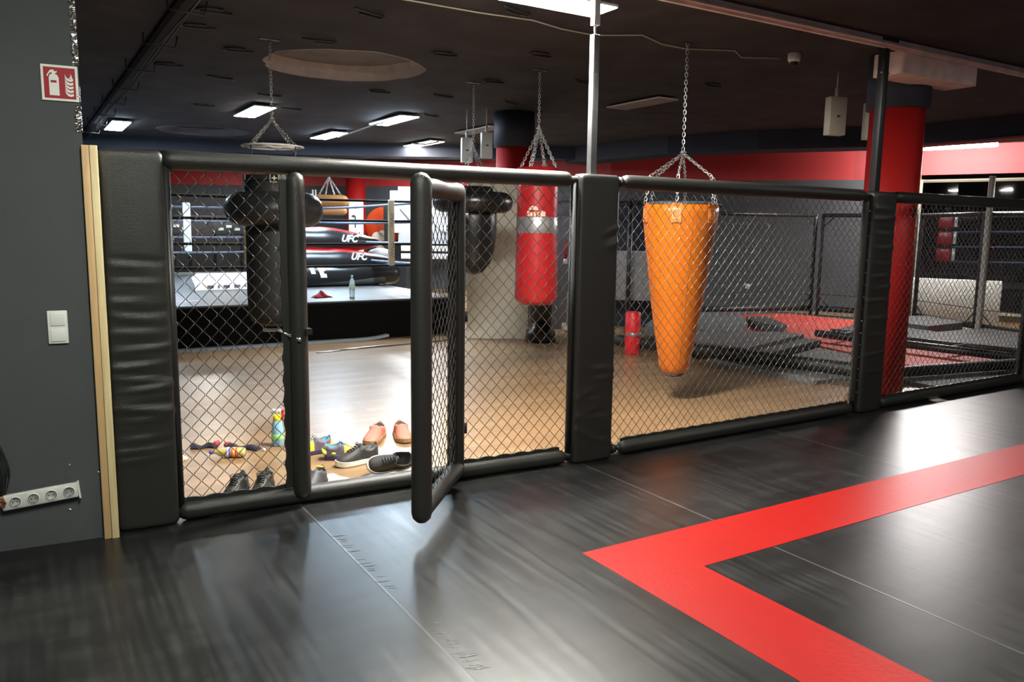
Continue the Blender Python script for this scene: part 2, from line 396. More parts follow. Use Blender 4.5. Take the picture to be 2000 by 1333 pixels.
wall_seg('wall_right.001', [(13.55, 9.75), (14.3, 8.86)], 2.5, 3.1, mat('deep_red_wall_paint', (.30, .015, .018), .6))
wall_seg('wall_right.002', [(13.55, 9.75), (14.3, 8.86)], -.04, 2.5, WALLGREY)
# long window into the next room: pale frame, dark glass
fr = MB(); gl = MB()
for (x0, y0), (x1, y1) in zip(WR, WR[1:]):
    fr.tube([(x0, y0, 2.47), (x1, y1, 2.47)], .028, 4, smooth=False)
    fr.tube([(x0, y0, .08), (x1, y1, .08)], .05, 4, smooth=False)
    gl.add([(x0, y0, .1), (x1, y1, .1), (x1, y1, 2.5), (x0, y0, 2.5)], [(0, 1, 2, 3)])
for x, y in ((14.3, 8.86), (15.9, 4.8)): fr.tube([(x, y, -.04), (x, y, 2.5)], .04, 4, smooth=False)
struct('window_1', fr, mat('dull_window_frame', (.17, .15, .11), .6))
gm = bpy.data.materials.new('window_glass'); gm.use_nodes = True
_n = gm.node_tree.nodes; _l = gm.node_tree.links; _o = _n['Material Output']; _n.remove(_n['Principled BSDF'])
_t = _n.new('ShaderNodeBsdfTransparent'); _t.inputs[0].default_value = (.55, .58, .62, 1); _g = _n.new('ShaderNodeBsdfGlossy'); _g.inputs['Roughness'].default_value = .03
_m = _n.new('ShaderNodeMixShader'); _fz = _n.new('ShaderNodeFresnel'); _fz.inputs[0].default_value = 1.5
_l.new(_fz.outputs[0], _m.inputs[0]); _l.new(_t.outputs[0], _m.inputs[1]); _l.new(_g.outputs[0], _m.inputs[2]); _l.new(_m.outputs[0], _o.inputs[0])
struct('window_2', gl, gm)
wall_seg('wall_right.003', [(20.5, 16), (21.6, 8), (21.6, -2)], -.04, 3.1, mat('dim_brown_grey_paint', (.03, .026, .028), .8))
# dark ducts / beams under the ceiling
b = MB(); b.prism([(9.3, 13.2), (9.5, 10.48), (10.1, 9.04), (11.4, 7.3), (11.9, 7.6), (10.7, 9.4), (10.0, 10.9), (9.9, 13.4)], 2.80, 3.1)
b.prism([(11.35, 7.35), (11.6, 5.4), (12.2, 2.0), (12.9, 2.1), (12.2, 5.5), (11.9, 7.7)], 2.82, 3.1)
struct('trim_4', b, WALLNAVY)
b = MB(); b.prism([(-.2, 17.2), (2.7, 16.4), (5.1, 15.5), (9.5, 12.8), (9.7, 13.3), (5.3, 16.1), (2.8, 17.0), (-.2, 17.8)], 2.86, 3.1); struct('trim_5', b, WALLNAVY)
b = MB(); b.box(11.45, 11.75, 3.5, 7.4, 2.795, 2.82); struct('trim_6', b, mat('dull_red_trim', (.25, .06, .06), .7))

# ================================================================== COLUMNS
def column(x, y, r, ztop, label):
    t = thing('round_column', label, 'column', (x, y, -.04), 0, 'round red columns')
    b = MB(); b.lathe([(r, 0), (r, ztop+.04)], seg=48); obj('shaft', b, REDCOL, t)
    b = MB(); b.lathe([(r+.035, ztop+.04), (r+.035, 3.14)], seg=48); obj('capital', b, WALLNAVY, t)
column(6.90, 4.56, .235, 2.62, 'red round column right behind the right padded fence post')
column(5.98, 9.75, .25, 2.62, 'red round column behind the hanging red punching bag, its top showing over the fence')
column(7.10, 19.0, .235, 2.72, 'farthest red round column, beyond the boxing ring')

# ================================================================== FENCE
TOPZ, BOTZ, RR = 1.802, .048, .047
def padded_tube(p0, p1, r, n=24, wav=.03, seed=0):
    rnd = random.Random(seed); P0, P1 = Vector(p0), Vector(p1); b = MB()
    pts = []; rs = []; ph = rnd.uniform(0, 6)
    for i in range(n+1):
        t = i/n; pts.append(P0.lerp(P1, t)); rs.append(r*(1+wav*.5*math.sin(t*17+ph)+wav*.5*rnd.uniform(-1, 1)))
    b.tube(pts, rs, 20, cap='round'); return b
def chain_link(x0, x1, z0, z1, yf, dw=.074, dh=.080, r=.0021):
    """woven vertical zigzag wires between x0..x1 ; yf(x) gives the plane"""
    b = MB(); n = int((x1-x0)/(dw/2)); step = (x1-x0)/n; k1 = int((z1-z0)/(dh/2)); ds = (z1-z0)/k1
    for i in range(n):
        pts = []
        for k in range(k1+1):
            side = (k+i) % 2; x = x0+(i+side)*step; z = z0+k*ds
            yo = .0035 if side == 0 else -.0035
            # round the knuckle a little
            if 0 < k < k1:
                sx = -1 if side else 1
                pts.append((x+sx*step*.10, yf(x)-.004*(1 if (k+i) % 2 else -1)*.9, z-ds*.10)); pts.append((x+sx*step*.10, yf(x)+.004*(1 if (k+i) % 2 else -1)*.9, z+ds*.10))
            else: pts.append((x, yf(x), z))
        b.tube(pts, r, 5)
    return b
def flap(x0, x1, z, yf, up=1, amp=.010, n=None):
    """scalloped lacing edge where the netting is tied into the padding"""
    n = n or int((x1-x0)/.018); b = MB(); vs = []
    for i in range(n+1):
        x = x0+(x1-x0)*i/n; h = .016+amp*abs(math.sin(x*PI/.12))
        for dz, dy in ((-.02, -.006), (h, -.004), (h, .008), (-.02, .01)): vs.append((x, yf(x)+dy, z+up*dz))
    fs = []
    for i in range(n):
        for k in range(4): fs.append((i*4+k, i*4+(k+1) % 4, (i+1)*4+(k+1) % 4, (i+1)*4+k))
    b.add(vs, fs, 0, False); return b

def wrinkled_pad(w, d, h, folds, n=120):
    """soft post cover: rounded-rectangle section, folds = (z, amp, width, slope, xcentre, xwidth)"""
    b = MB(); ring = []; r = .02
    m = 10
    for i in range(m+1): ring.append((-w/2+r+(w-2*r)*i/m, -d/2))
    ring.append((w/2-r*.3, -d/2+r*.3))
    for i in range(4): ring.append((w/2, -d/2+r+(d-2*r)*i/3))
    ring.append((w/2-r*.3, d/2-r*.3))
    for i in range(m+1): ring.append((w/2-r-(w-2*r)*i/m, d/2))
    ring.append((-w/2+r*.3, d/2-r*.3))
    for i in range(4): ring.append((-w/2, d/2-r-(d-2*r)*i/3))
    ring.append((-w/2+r*.3, -d/2+r*.3))
    N_ = len(ring); vs = []
    for j in range(n+1):
        t = j/n; z = h*t; ins = 0
        if j == 0 or j == n: ins = .014
        elif j in (1, n-1): ins = .003
        for x, y in ring:
            dsp = 0
            for fz, A, fw, sl, xc, xw in folds:
                q = (z-fz-sl*x-.06*x*x/w)/fw
                dsp += A*math.exp(-q*q)*math.exp(-((x-xc)/xw)**2)
            sx = 1-2*ins/w; sy = 1-2*ins/d
            bow = .006*(1-(2*x/w)**2)
            yy = y*sy; xx = x*sx
            if y < 0: yy -= dsp+bow
            if abs(x) > w/2-.03: xx += math.copysign(dsp*.5, x)
            vs.append((xx, yy, z))
    fs = [(j*N_+i, j*N_+(i+1) % N_, (j+1)*N_+(i+1) % N_, (j+1)*N_+i) for j in range(n) for i in range(N_)]
    fs.append(tuple(reversed(range(N_)))); fs.append(tuple(range(n*N_, (n+1)*N_)))
    b.add(vs, fs, 0, True); return b
def folds(seed, zs, A=.006, slope=.15):
    r = random.Random(seed); out = []
    for z in zs:
        out.append((z, A*r.uniform(1.0, 2.2), r.uniform(.008, .018), r.uniform(-slope, slope), r.uniform(-.08, .08), r.uniform(.07, .2)))
        out.append((z+.024, -A*r.uniform(.6, 1.4), r.uniform(.008, .016), r.uniform(-slope, slope), r.uniform(-.08, .08), r.uniform(.06, .14)))
    return out

def post_pad(xc, w, label, fl, h=1.838, yoff=0.055, seam=False):
    y = FY(xc)+yoff
    t = thing('padded_post', label, 'padded post', (xc, y, 0), -math.atan2(FY(xc-.1)-FY(xc+.1), .2))
    obj('pad_cover', wrinkled_pad(w, .11, h, fl), LEATHER, t)
    return t
post_pad(.4585, .279, 'wide black padded fence post beside the pine boards at the grey wall',
         folds(1, [.36, .40, .46, .55, .60, .66, .70, .75, .82, .90, .98, 1.05, 1.13, 1.22, 1.3], .0055, .12)+[(.70, .010, .02, .1, .05, .09), (.62, .008, .02, -.1, 0, .12), (.56, .007, .018, .15, .08, .08)])
post_pad(3.09, .30, 'black padded fence post under the galvanised ceiling pole, left of the orange bag',
         folds(2, [.16, .3, .42, .55, .62], .004, .5)+[(1.46, .012, .016, .35, .13, .06), (1.42, -.008, .018, .35, .12, .07), (1.37, .008, .02, .3, .12, .06), (.5, .008, .02, .5, -.08, .07), (.36, .007, .02, .4, -.06, .08)])
post_pad(6.045, .31, 'black padded fence post under the black ceiling pole, in front of the red column',
         folds(3, [.35, .5, .66, .8, .95, 1.05, 1.15, 1.25, 1.38, 1.5, 1.62, 1.7], .0055, .1))
post_pad(8.78, .34, 'black padded fence post cut by the right edge of the photo', folds(4, [.5, 1.0, 1.4], .004))

yr = lambda x: FY(x)+.055
def rail(x0, x1, z, name, parent, seed):
    b = padded_tube((x0, yr(x0), z), (x1, yr(x1), z), RR, 40, .02, seed); return obj(name, b, LEATHER, parent)
def steel_frame(x0, x1, parent, joints=True):
    b = MB()
    for x in (x0, x1): b.tube([(x, yr(x), .02), (x, yr(x), 1.80)], .019, 12)
    for z in (.05, 1.80): b.tube([(x0-.03, yr(x0), z), (x1+.03, yr(x1), z)], .016, 12)
    obj('steel_frame', b, STEEL_B, parent)
def netting(x0, x1, parent, dw=.074, dh=.08, name='chain_link_netting'):
    obj(name, chain_link(x0, x1, .07, 1.785, yr, dw, dh), WIRE, parent)
# panel 1 : netting left of the doorway, doorway, netting right of it
p1 = thing('fence_section', 'black padded chain-link panel with the open doorway, left of the white pole', 'fence section', (0, 0, 0))
rail(.635, 2.86, TOPZ, 'top_rail_pad', p1, 11); rail(.64, 2.86, BOTZ, 'bottom_rail_pad', p1, 12)
steel_frame(.61, 2.925, p1)
netting(.60, 1.16, p1); netting(2.10, 2.94, p1)
obj('lacing_flap', flap(.62, 1.15, .092, yr), LEATHER, p1); obj('lacing_flap', flap(2.14, 2.86, .092, yr), LEATHER, p1)
b = MB()
for x in (.60, 2.93, 2.90): b.tube([(x-.02, yr(x), .05), (x+.03, yr(x), .05)], .024, 12)
for x in (2.93,): b.tube([(x-.04, yr(x), 1.80), (x+.04, yr(x), 1.80)], .024, 12)
objs('tube_joint', b, STEEL_B, p1)
b = padded_tube((1.213, FY(1.2)+.015, .085), (1.213, FY(1.2)+.015, 1.725), .047, 34, .01, 13); obj('door_post_pad', b, LEATHER, p1)
b = MB(); vs = []
for i in range(90):
    z = .10+i*1.63/89; xx = .010*abs(math.sin(z*PI/.115))
    for dx, dy in ((-.062+xx, .03), (-.062+xx, .045), (-.0, .045), (-.0, .03)): vs.append((1.19+dx, FY(1.2)+dy, z))
fs = [(i*4+k, i*4+(k+1) % 4, (i+1)*4+(k+1) % 4, (i+1)*4+k) for i in range(89) for k in range(4)]
b.add(vs, fs); obj('lacing_flap', b, LEATHER, p1)
b = padded_tube((2.105, FY(2.1)+.015, .10), (2.105, FY(2.1)+.015, 1.715), .040, 34, .01, 14); obj('hinge_post_pad', b, LEATHER, p1)
b = MB(); vs = []
for i in range(90):
    z = .10+i*1.60/89; xx = .008*abs(math.sin(z*PI/.115))
    for dx, dy in ((.0, .03), (.0, .045), (.055-xx, .045), (.055-xx, .03)): vs.append((2.11+dx, FY(2.1)+dy, z))
b.add(vs, [(i*4+k, i*4+(k+1) % 4, (i+1)*4+(k+1) % 4, (i+1)*4+k) for i in range(89) for k in range(4)]); obj('lacing_flap', b, LEATHER, p1)
b = MB(); b.box(1.235, 1.268, FY(1.2)-.045, FY(1.2)+.04, .935, .965); obj('latch_bracket', b, STEEL_B, p1)
b = MB(); b.sphere((1.198, FY(1.2)-.042, .912), .011, 14); b.tube([(1.198, FY(1.2)-.03, .912), (1.17, FY(1.2)+.05, .93)], .007, 8)
b.tube([(1.05, FY(1.2)+.09, .955), (1.12, FY(1.2)+.06, .955), (1.18, FY(1.2)+.0, .92)], .008, 8)
obj('latch_bolt', b, [CHROME], p1)
# open door
dh0 = Vector((2.065, 3.945, 0)); df = Vector((1.588, 3.405, 0)); dd = (df-dh0); DL = dd.length
dt = thing('cage_door', 'open black padded chain-link door swung out over the mat', 'cage door', dh0, math.atan2(dd.y, dd.x))
b = padded_tube((DL, 0, .115), (DL, 0, 1.70), .0505, 34, .01, 21); obj('free_side_pad', b, LEATHER, dt)
b = padded_tube((.0, 0, .12), (.0, 0, 1.70), .040, 34, .015, 22); obj('hinge_side_pad', b, LEATHER, dt)
b = MB(); n_ = 14; pts = [(.02+(DL-.03)*i/n_, 0, 1.685+.0*i) for i in range(n_+1)]; b.tube(pts, [.045+.003*math.sin(i*.8) for i in range(n_+1)], 20, cap='round'); obj('top_pad', b, LEATHER, dt)
b = MB(); pts = [(.02+(DL-.03)*i/n_, 0, .125) for i in range(n_+1)]; b.tube(pts, [.046*(1-.12*math.exp(-((i-4.5)/.7)**2)) for i in range(n_+1)], 20, cap='round'); obj('bottom_pad', b, LEATHER, dt)
obj('chain_link_netting', chain_link(.02, DL-.02, .14, 1.67, lambda x: 0.0), WIRE, dt)
b = MB(); vs = []
for i in range(110):
    z = .14+i*1.52/109; xx = .012*abs(math.sin(z*PI/.11))
    for dx, dy in ((.03, -.012), (.03, .012), (.062+xx, .006), (.062+xx, -.006)): vs.append((dx, dy, z))
b.add(vs, [(i*4+k, i*4+(k+1) % 4, (i+1)*4+(k+1) % 4, (i+1)*4+k) for i in range(109) for k in range(4)]); obj('lacing_flap', b, LEATHER, dt)
b = MB()
for z in (.35, 1.0, 1.55): b.tube([(-.055, .03, z-.03), (-.055, .03, z+.03)], .014, 10)
objs('hinge', b, STEEL_B, dt)
# panel 2
p2 = thing('fence_section', 'long black padded chain-link panel in front of the orange punching bag', 'fence section', (0, 0, 0))
rail(3.335, 5.78, TOPZ, 'top_rail_pad', p2, 31); rail(3.38, 5.80, BOTZ, 'bottom_rail_pad', p2, 32)
steel_frame(3.22, 5.86, p2); netting(3.23, 5.90, p2)
obj('lacing_flap', flap(3.36, 5.8, .092, yr, amp=.007), LEATHER, p2)
b = MB()
for z in (.05, 1.80): b.tube([(3.22, yr(3.2), z), (3.31, yr(3.3), z)], .026, 12); b.tube([(3.27, yr(3.2), z), (3.29, yr(3.3), z)], .034, 12)
objs('tube_joint', b, STEEL_B, p2)
b = MB()
for k in range(16): b.sphere((5.885, yr(5.88)-.022, .18+k*.10), .006, 6)
objs('rivet', b, CHROME, p2)
b = padded_tube((5.86, yr(5.86), .12), (5.86, yr(5.86), 1.74), .028, 20, .02, 33); obj('side_pad', b, LEATHER, p2)
# panel 3
p3 = thing('fence_section', 'black padded chain-link panel right of the red column, running out of the photo', 'fence section', (0, 0, 0))
rail(6.27, 8.60, TOPZ, 'top_rail_pad', p3, 41); rail(6.27, 8.60, BOTZ, 'bottom_rail_pad', p3, 42)
steel_frame(6.22, 8.60, p3); netting(6.22, 8.62, p3)
obj('lacing_flap', flap(6.3, 8.58, .092, yr, amp=.006), LEATHER, p3)

# poles from the posts to the ceiling
t = thing('ceiling_pole', 'galvanised metal pole with white upper sleeve rising from the middle padded post', 'pole', (3.055, FY(3.05)+.06, 1.838))
b = MB(); b.rbox(-.0225, .0225, -.0225, .0225, 0, .835, .004); obj('square_tube', b, STEEL, t)
b = MB(); b.tube([(0, 0, .82), (0, 0, .90)], .008, 10); obj('threaded_rod', b, CHROME, t)
b = MB(); b.rbox(-.022, .022, -.022, .022, .888, 1.192, .004); obj('upper_sleeve', b, WHITE, t)
b = MB(); b.sphere((.0, -.024, .38), .006, 8); b.sphere((.0, -.024, .6), .005, 8); objs('bolt', b, CHROME, t)
t = thing('ceiling_pole', 'black metal pole rising from the right padded post past the red column', 'pole', (5.955, FY(5.95)+.06, 1.838))
b = MB(); b.rbox(-.032, .032, -.03, .03, .0, 1.192, .004); obj('square_tube', b, STEEL_B, t)
b = MB(); b.sphere((-.045, -.02, .93), .009, 8); b.sphere((.045, -.02, .93), .009, 8); b.tube([(-.045, -.02, .93), (.045, -.02, .93)], .006, 6); objs('bolt', b, CHROME, t)
b = MB(); b.box(-.09, .12, -.04, .05, 1.17, 1.192); obj('ceiling_plate', b, STEEL_B, t)

# ================================================================== LEFT WALL FITTINGS
b = MB(); b.rbox(.252, .283, 4.100, 4.135, 0.0, 1.842, .002)
obj('pine_batten', b, mat('raw_pine_edge', (.62, .40, .19), .6, var=.12, vscale=3, vstretch=(60, 60, 2)), label='narrow orange-toned pine batten right at the grey wall edge', cat='wooden batten')
b = MB(); b.rbox(.284, .316, 4.092, 4.150, 0.0, 1.842, .002)
obj('pine_batten', b, PINE, label='wide pale pine batten between the narrow one and the first padded post', cat='wooden batten')
wy = lambda x: 4.135+(.262-x)*(.285/3.262)
WA = -math.atan(.285/3.262)
t = thing('fire_extinguisher_sign', 'red and white fire extinguisher sign at the grey wall edge', 'sign', (.187, wy(.187)-.004, 2.105), WA)
b = MB(); b.box(-.071, .071, -.003, .0, -.076, .076); obj('plate', b, WHITE, t)
b = MB(); b.box(-.061, .061, -.004, -.003, -.066, .066); obj('red_field', b, mat('sign_red', (.36, .010, .02), .5, spec=.3), t)
MS = Matrix(((1, 0, 0, 0), (0, 0, -1, -.004), (0, 1, 0, 0), (0, 0, 0, 1)))  # drawing plane x,z
b = MB()
body = [(-.041, -.054), (-.003, -.054), (-.003, .022), (-.009, .034), (-.016, .037), (-.016, .041), (-.010, .043), (-.009, .052), (-.016, .047), (-.024, .056), (-.036, .052), (-.047, .034), (-.049, .026), (-.045, .026), (-.040, .038), (-.030, .045), (-.028, .037), (-.036, .034), (-.041, .022)]
b.prism(body, 0, .001, 0, MS)
b.prism([(-.035, .000), (-.012, .000), (-.012, .010), (-.035, .010)], .001, .0016, 1, MS)
obj('extinguisher_symbol', b, [WHITE, MATS['sign_red']], t)
b = MB()
for k, (z, wd) in enumerate(((-.052, .016), (-.036, .020), (-.020, .020), (-.004, .018), (.012, .014))):
    pts = [(.052, z), (.052, z+.010), (.040, z+.006), (.028, z+.012), (.020, z+.026), (.022, z+.010), (.030, z-.001), (.042, z-.004)]
    b.prism(pts, 0, .001, 0, MS)
b.prism([(.034, .022), (.042, .028), (.044, .042), (.048, .030), (.050, .020)], 0, .001, 0, MS)
obj('flame_symbol', b, WHITE, t)
t = thing('light_switch', 'white double rocker light switch on the grey wall', 'light switch', (.118, wy(.118)-.001, 1.025), WA)
b = MB(); b.rbox(-.0405, .0405, -.010, 0, -.076, .076, .004); obj('frame', b, WHITE, t)
for z in (-.036, .036):
    b = MB(); b.rbox(-.029, .029, -.014, -.009, z-.029, z+.029, .002); obj('rocker', b, WHITE, t)
t = thing('socket_strip', 'white four-gang socket strip hanging loose and tilted on the grey wall', 'power socket', (.01, wy(.01)-.001, .245), WA)
MT = Matrix.Rotation(-math.radians(5), 4, 'Y')
b = MB(); b.rbox(-.16, .150, -.030, -.002, -.036, .036, .008, M=MT); obj('housing', b, mat('dusty_white_plastic', (.66, .65, .60), .5, var=.1, vscale=30), t)
for k in range(4):
    x = -.105+k*.072+.0
    b = MB(); MR = MT @ T(x, -.031, 0) @ Matrix.Rotation(PI/2, 4, 'X')
    b.lathe([(.026, -.001), (.026, .001), (.021, .001), (.019, -.004)], seg=24, M=MR)
    so = obj('socket_outlet', b, WHITE, t)
    b = MB(); b.torus((0, 0, .0012), .0205, .0011, 24, 5, M=MR)
    for sx in (-.0095, .0095): b.lathe([(.0028, -.003), (.0028, .0)], (sx, 0, 0), 10, M=MR)
    b.box(-.002, .002, .017, .021, -.001, .002, M=MR); b.box(-.002, .002, -.021, -.017, -.001, .002, M=MR)
    obj('contact_hole', b, STEEL_B, so)
b = MB(); b.box(.149, .156, -.034, -.004, -.040, .038, M=MT); obj('end_cover', b, WHITE, t)
b = MB(); b.box(-.16, .14, -.010, .0, .034, .046, M=MT); obj('back_channel', b, WALLGREY, t)
rnd = random.Random(5)
b = MB(); b.tube([(-.135, wy(-.13)-.045, .235), (-.145, wy(-.13)-.05, .27), (-.16, wy(-.13)-.05, .25), (-.15, wy(-.13)-.04, .22)], .006, 6, mi=1)
for k in range(7):
    x0 = -.215-.006*k; z1 = .75+.05*k; xm = -.105-.012*k; xe = -.140-.004*k; y = wy(-.15)-.012-.006*(k % 3)
    pts = []
    for i in range(15):
        t_ = i/14; x = x0+(xm-x0)*math.sin(min(1, t_*1.15)*PI/2)**1.6 if t_ < .72 else xm+(xe-xm)*((t_-.72)/.28)**1.3
        pts.append((x, y-.01*math.sin(t_*PI), z1+(.25-z1)*t_))
    b.tube(pts, .0032, 6)
obj('hanging_cable', b, [STEEL_B, mat('terracotta_wire_nut', (.5, .15, .06), .5)], label='bundle of thin black cables hanging down into the socket strip', cat='cable bundle')
for k, (x, z, a) in enumerate(((.247, .325, .5), (.118, .16, .6), (.128, .375, 1.4))):
    b = MB(); M_ = T(x, wy(x)-.001, z) @ Matrix.Rotation(a, 4, 'Y'); b.sphere((0, 0, 0), .007 if k < 2 else .005, 8, 0, .55, M_)
    obj('paint_chip', b, WHITE, label=['white chip in the grey wall beside the pine battens', 'white chip in the grey wall below the socket strip', 'small pale chip in the grey wall above the socket strip'][k], cat='wall chip')
# crumpled foil tape along the wall edge
def foil(z0, z1, seed, label):
    r = random.Random(seed); b = MB(); n = 26; vs = []
    for i in range(n+1):
        z = z0+(z1-z0)*i/n; w_ = .022+r.uniform(-.007, .006)
        for k, x in enumerate((.262-w_, .262-w_*.66, .262-w_*.33, .2635)):
            vs.append((x, wy(x)-.002-r.uniform(0, .006), z))
        vs.append((.266+r.uniform(0, .002), 4.17, z))
    b.add(vs, [(i*5+k, i*5+k+1, (i+1)*5+k+1, (i+1)*5+k) for i in range(n) for k in range(4)])
    obj('foil_tape', b, mat('crumpled_foil', (.75, .74, .70), .22, metal=1.0), label=label, cat='foil tape')
foil(1.90, 2.015, 1, 'crumpled silver foil tape strip on the wall edge just above the pine battens')
foil(2.03, 2.10, 3, 'short silver foil tape piece on the wall edge behind the extinguisher sign')
foil(2.185, 2.33, 2, 'crumpled silver foil tape strip on the wall edge above the extinguisher sign')
foil(2.34, 2.50, 5, 'thin silver foil tape on the wall edge at the top of the photo')
b = MB(); b.rbox(-.215, -.150, wy(-.18)-.05, wy(-.18)-.004, 1.79, 2.04, .006); obj('wall_box', b, mat('dark_grey_plastic', (.04, .04, .042), .5), label='dark grey box on the wall at the left edge of the photo', cat='wall box')

# ================================================================== MAT MARKINGS
b = MB(); S = .391; x0, y0 = 2.147, 2.840
b.prism([(x0, y0), (9.6, y0), (9.6, y0-S), (x0+S, y0-S), (x0+S, -2.5), (x0, -2.5)], 0.0, .0015)
obj('mat_stripe', b, REDMAT, label='broad red L-shaped stripe set into the black mat', cat='floor stripe')
b = MB(); b.prism([(6.96, 3.985), (7.12, 3.975), (7.13, 4.085), (6.98, 4.09)], .0005, .0015, M=None)
obj('paper_sheet', b, WHITE, label='small white sheet on the mat against the right fence panel', cat='paper')
# ripples of the mat skin along its joint
rr_ = random.Random(9); b = MB()
for k in range(46):
    y = rr_.choice([rr_.uniform(2.2, 2.6), rr_.uniform(2.9, 3.7)]); L_ = rr_.uniform(.012, .034); h = rr_.uniform(.0004, .0012)
    x = 1.235 if y > 2.8 else 1.25; x += rr_.uniform(-.01, .01)
    b.tube([(x-L_, y+.01, -.001), (x-L_*.4, y, h-.001), (x+L_*.4, y-.004, h-.001), (x+L_, y-.01, -.001)], .0014, 6)
obj('mat_ripple', b, FLOORMAT, kind='stuff', label='small ripples in the black mat skin along its joint', cat='mat ripples')

# ================================================================== LAMPS
def panel_lamp(name, x, y, z, lx, ly, em, label, group, cable=None, thick=.02):
    t = thing(name, label, 'ceiling lamp', (x, y, z), 0, group)
    b = MB(); b.rbox(-lx/2, lx/2, -ly/2, ly/2, 0, thick, .006); obj('housing', b, WHITE, t)
    b = MB(); b.box(-lx/2+.008, lx/2-.008, -ly/2+.008, ly/2-.008, -.004, -.0005); obj('diffuser', b, em, t)
    top = (3.1 if y > 4.05 else 3.03)-z
    b = MB()
    if top > thick+.005:
        for sx in (-1, 1):
            for sy in (-1, 1): b.tube([(sx*(lx/2-.03), sy*(ly/2-.03), thick*.8), (sx*(lx/2-.03), sy*(ly/2-.03), top)], .0015, 5)
        objs('suspension_wire', b, STEEL, t)
    return t
G = 'lit ceiling panels over the gym'
panel_lamp('panel_lamp', 2.87, 11.6, 3.05, .30, 1.2, E_WARM, 'lit ceiling panel behind the chain of the big black bag', G)
panel_lamp('panel_lamp', 4.68, 13.8, 3.05, .30, 1.2, E_COOL, 'lit ceiling panel with a looped cable, beyond the near round ceiling opening', G)
panel_lamp('panel_lamp', 4.80, 11.25, 3.05, .30, 1.2, E_COOL, 'cool lit ceiling panel, the middle one above the doorway', G)
panel_lamp('panel_lamp', 6.58, 14.0, 3.05, .30, 1.2, E_WARM, 'warm lit ceiling panel, the rightmost one over the gym', G)
panel_lamp('panel_lamp', 1.44, 14.65, 3.05, .28, 1.4, E_COOL, 'lit ceiling panel leftmost, close to the pine battens', G)
panel_lamp('panel_lamp', 6.72, 7.93, 3.06, .32, 1.0, mat('unlit_diffuser', (.30, .27, .25), .6), 'unlit ceiling panel between the metal pole and the orange bag chain', 'unlit ceiling panels')
panel_lamp('panel_lamp', 6.45, 11.6, 3.06, .30, 1.2, MATS['unlit_diffuser'], 'unlit ceiling panel above the hanging white boxes', 'unlit ceiling panels')
panel_lamp('batten_lamp', 2.72, 4.32, 2.90, 1.22, .28, E_NEAR, 'bright long lamp over the fence beside the metal pole', 'lit lamps near the fence')
b = MB()
for x_, y_, where in ((.55, 1.7, 'nearest the grey wall'), (3.9, .7, 'in the middle'), (7.2, 1.4, 'farthest right')):
    panel_lamp('panel_lamp', x_, y_, 3.0, .3, 1.2, E_LEFT_FILL if x_ < 1 else E_CAGE_FILL, 'added unseen fill panel over the mat, ' + where, 'added fill lamps over the mat')  # unseen panels added to give light from the camera side
def tube_lamp(x0, y0, x1, y1, z, label, em, out):
    d = Vector((x1-x0, y1-y0, 0)); L_ = d.length
    t = thing('tube_lamp', label, 'tube lamp', (x0, y0, z), math.atan2(d.y, d.x))
    b = MB(); b.rbox(0, L_, -.04, .04, .03, .09, .01); obj('housing', b, WHITE, t)
    b = MB(); b.tube([(.02, 0, 0), (L_-.02, 0, 0)], .035, 14, cap='round'); obj('tube', b, em, t)
    b = MB()
    for x in (.1, L_-.1): b.tube([(x, 0, .08), (x, 0, 3.1-z)], .004, 6)
    objs('hanger', b, STEEL, t)
panel_lamp('panel_lamp', 7.6, 16.6, 3.05, .3, 1.2, E_BACK_FILL, 'added fill panel by the block letters, hidden behind the top rail', G)  # added out of sight to brighten the white letters
panel_lamp('panel_lamp', 3.5, 19.0, 3.05, .3, 1.2, E_WARM, 'added fill panel over the exercise machines, hidden behind the top rail', G)  # added out of sight to brighten the red wall band
panel_lamp('panel_lamp', 12.3, 3.2, 2.9, .3, 1.2, emitter('weak_fill_diffuser', (1, .95, .85), 8.0), 'added unseen fill panel over the second cage, right of the photo', G)  # weak unseen panel added to lift the second cage mats
tube_lamp(13.0, 8.35, 13.35, 7.05, 2.93, 'lit tube lamp in front of the red wall band at the right', E_WALL, None)
tube_lamp(15.9, 6.8, 16.3, 5.2, 2.62, 'lit tube lamp seen through the window at the right edge', E_WARM, None)
# looped lamp cable
b = MB(); b.tube([(4.80, 10.7, 3.07), (4.72, 10.9, 3.03), (4.62, 11.6, 3.01), (4.58, 12.4, 2.97), (4.56, 12.9, 2.95), (4.62, 13.15, 2.97), (4.68, 13.22, 3.04)], .012, 6)
obj('lamp_cable', b, WHITE, label='pale cable looping between two lit ceiling panels', cat='cable')
b = MB(); b.tube([(6.58, 13.35, 3.04), (6.30, 13.3, 2.97), (6.0, 13.2, 2.955), (5.95, 13.1, 2.95)], .014, 6)
obj('lamp_cable', b, CREAM, label='short warm-lit cable hanging from the rightmost gym ceiling panel', cat='cable')

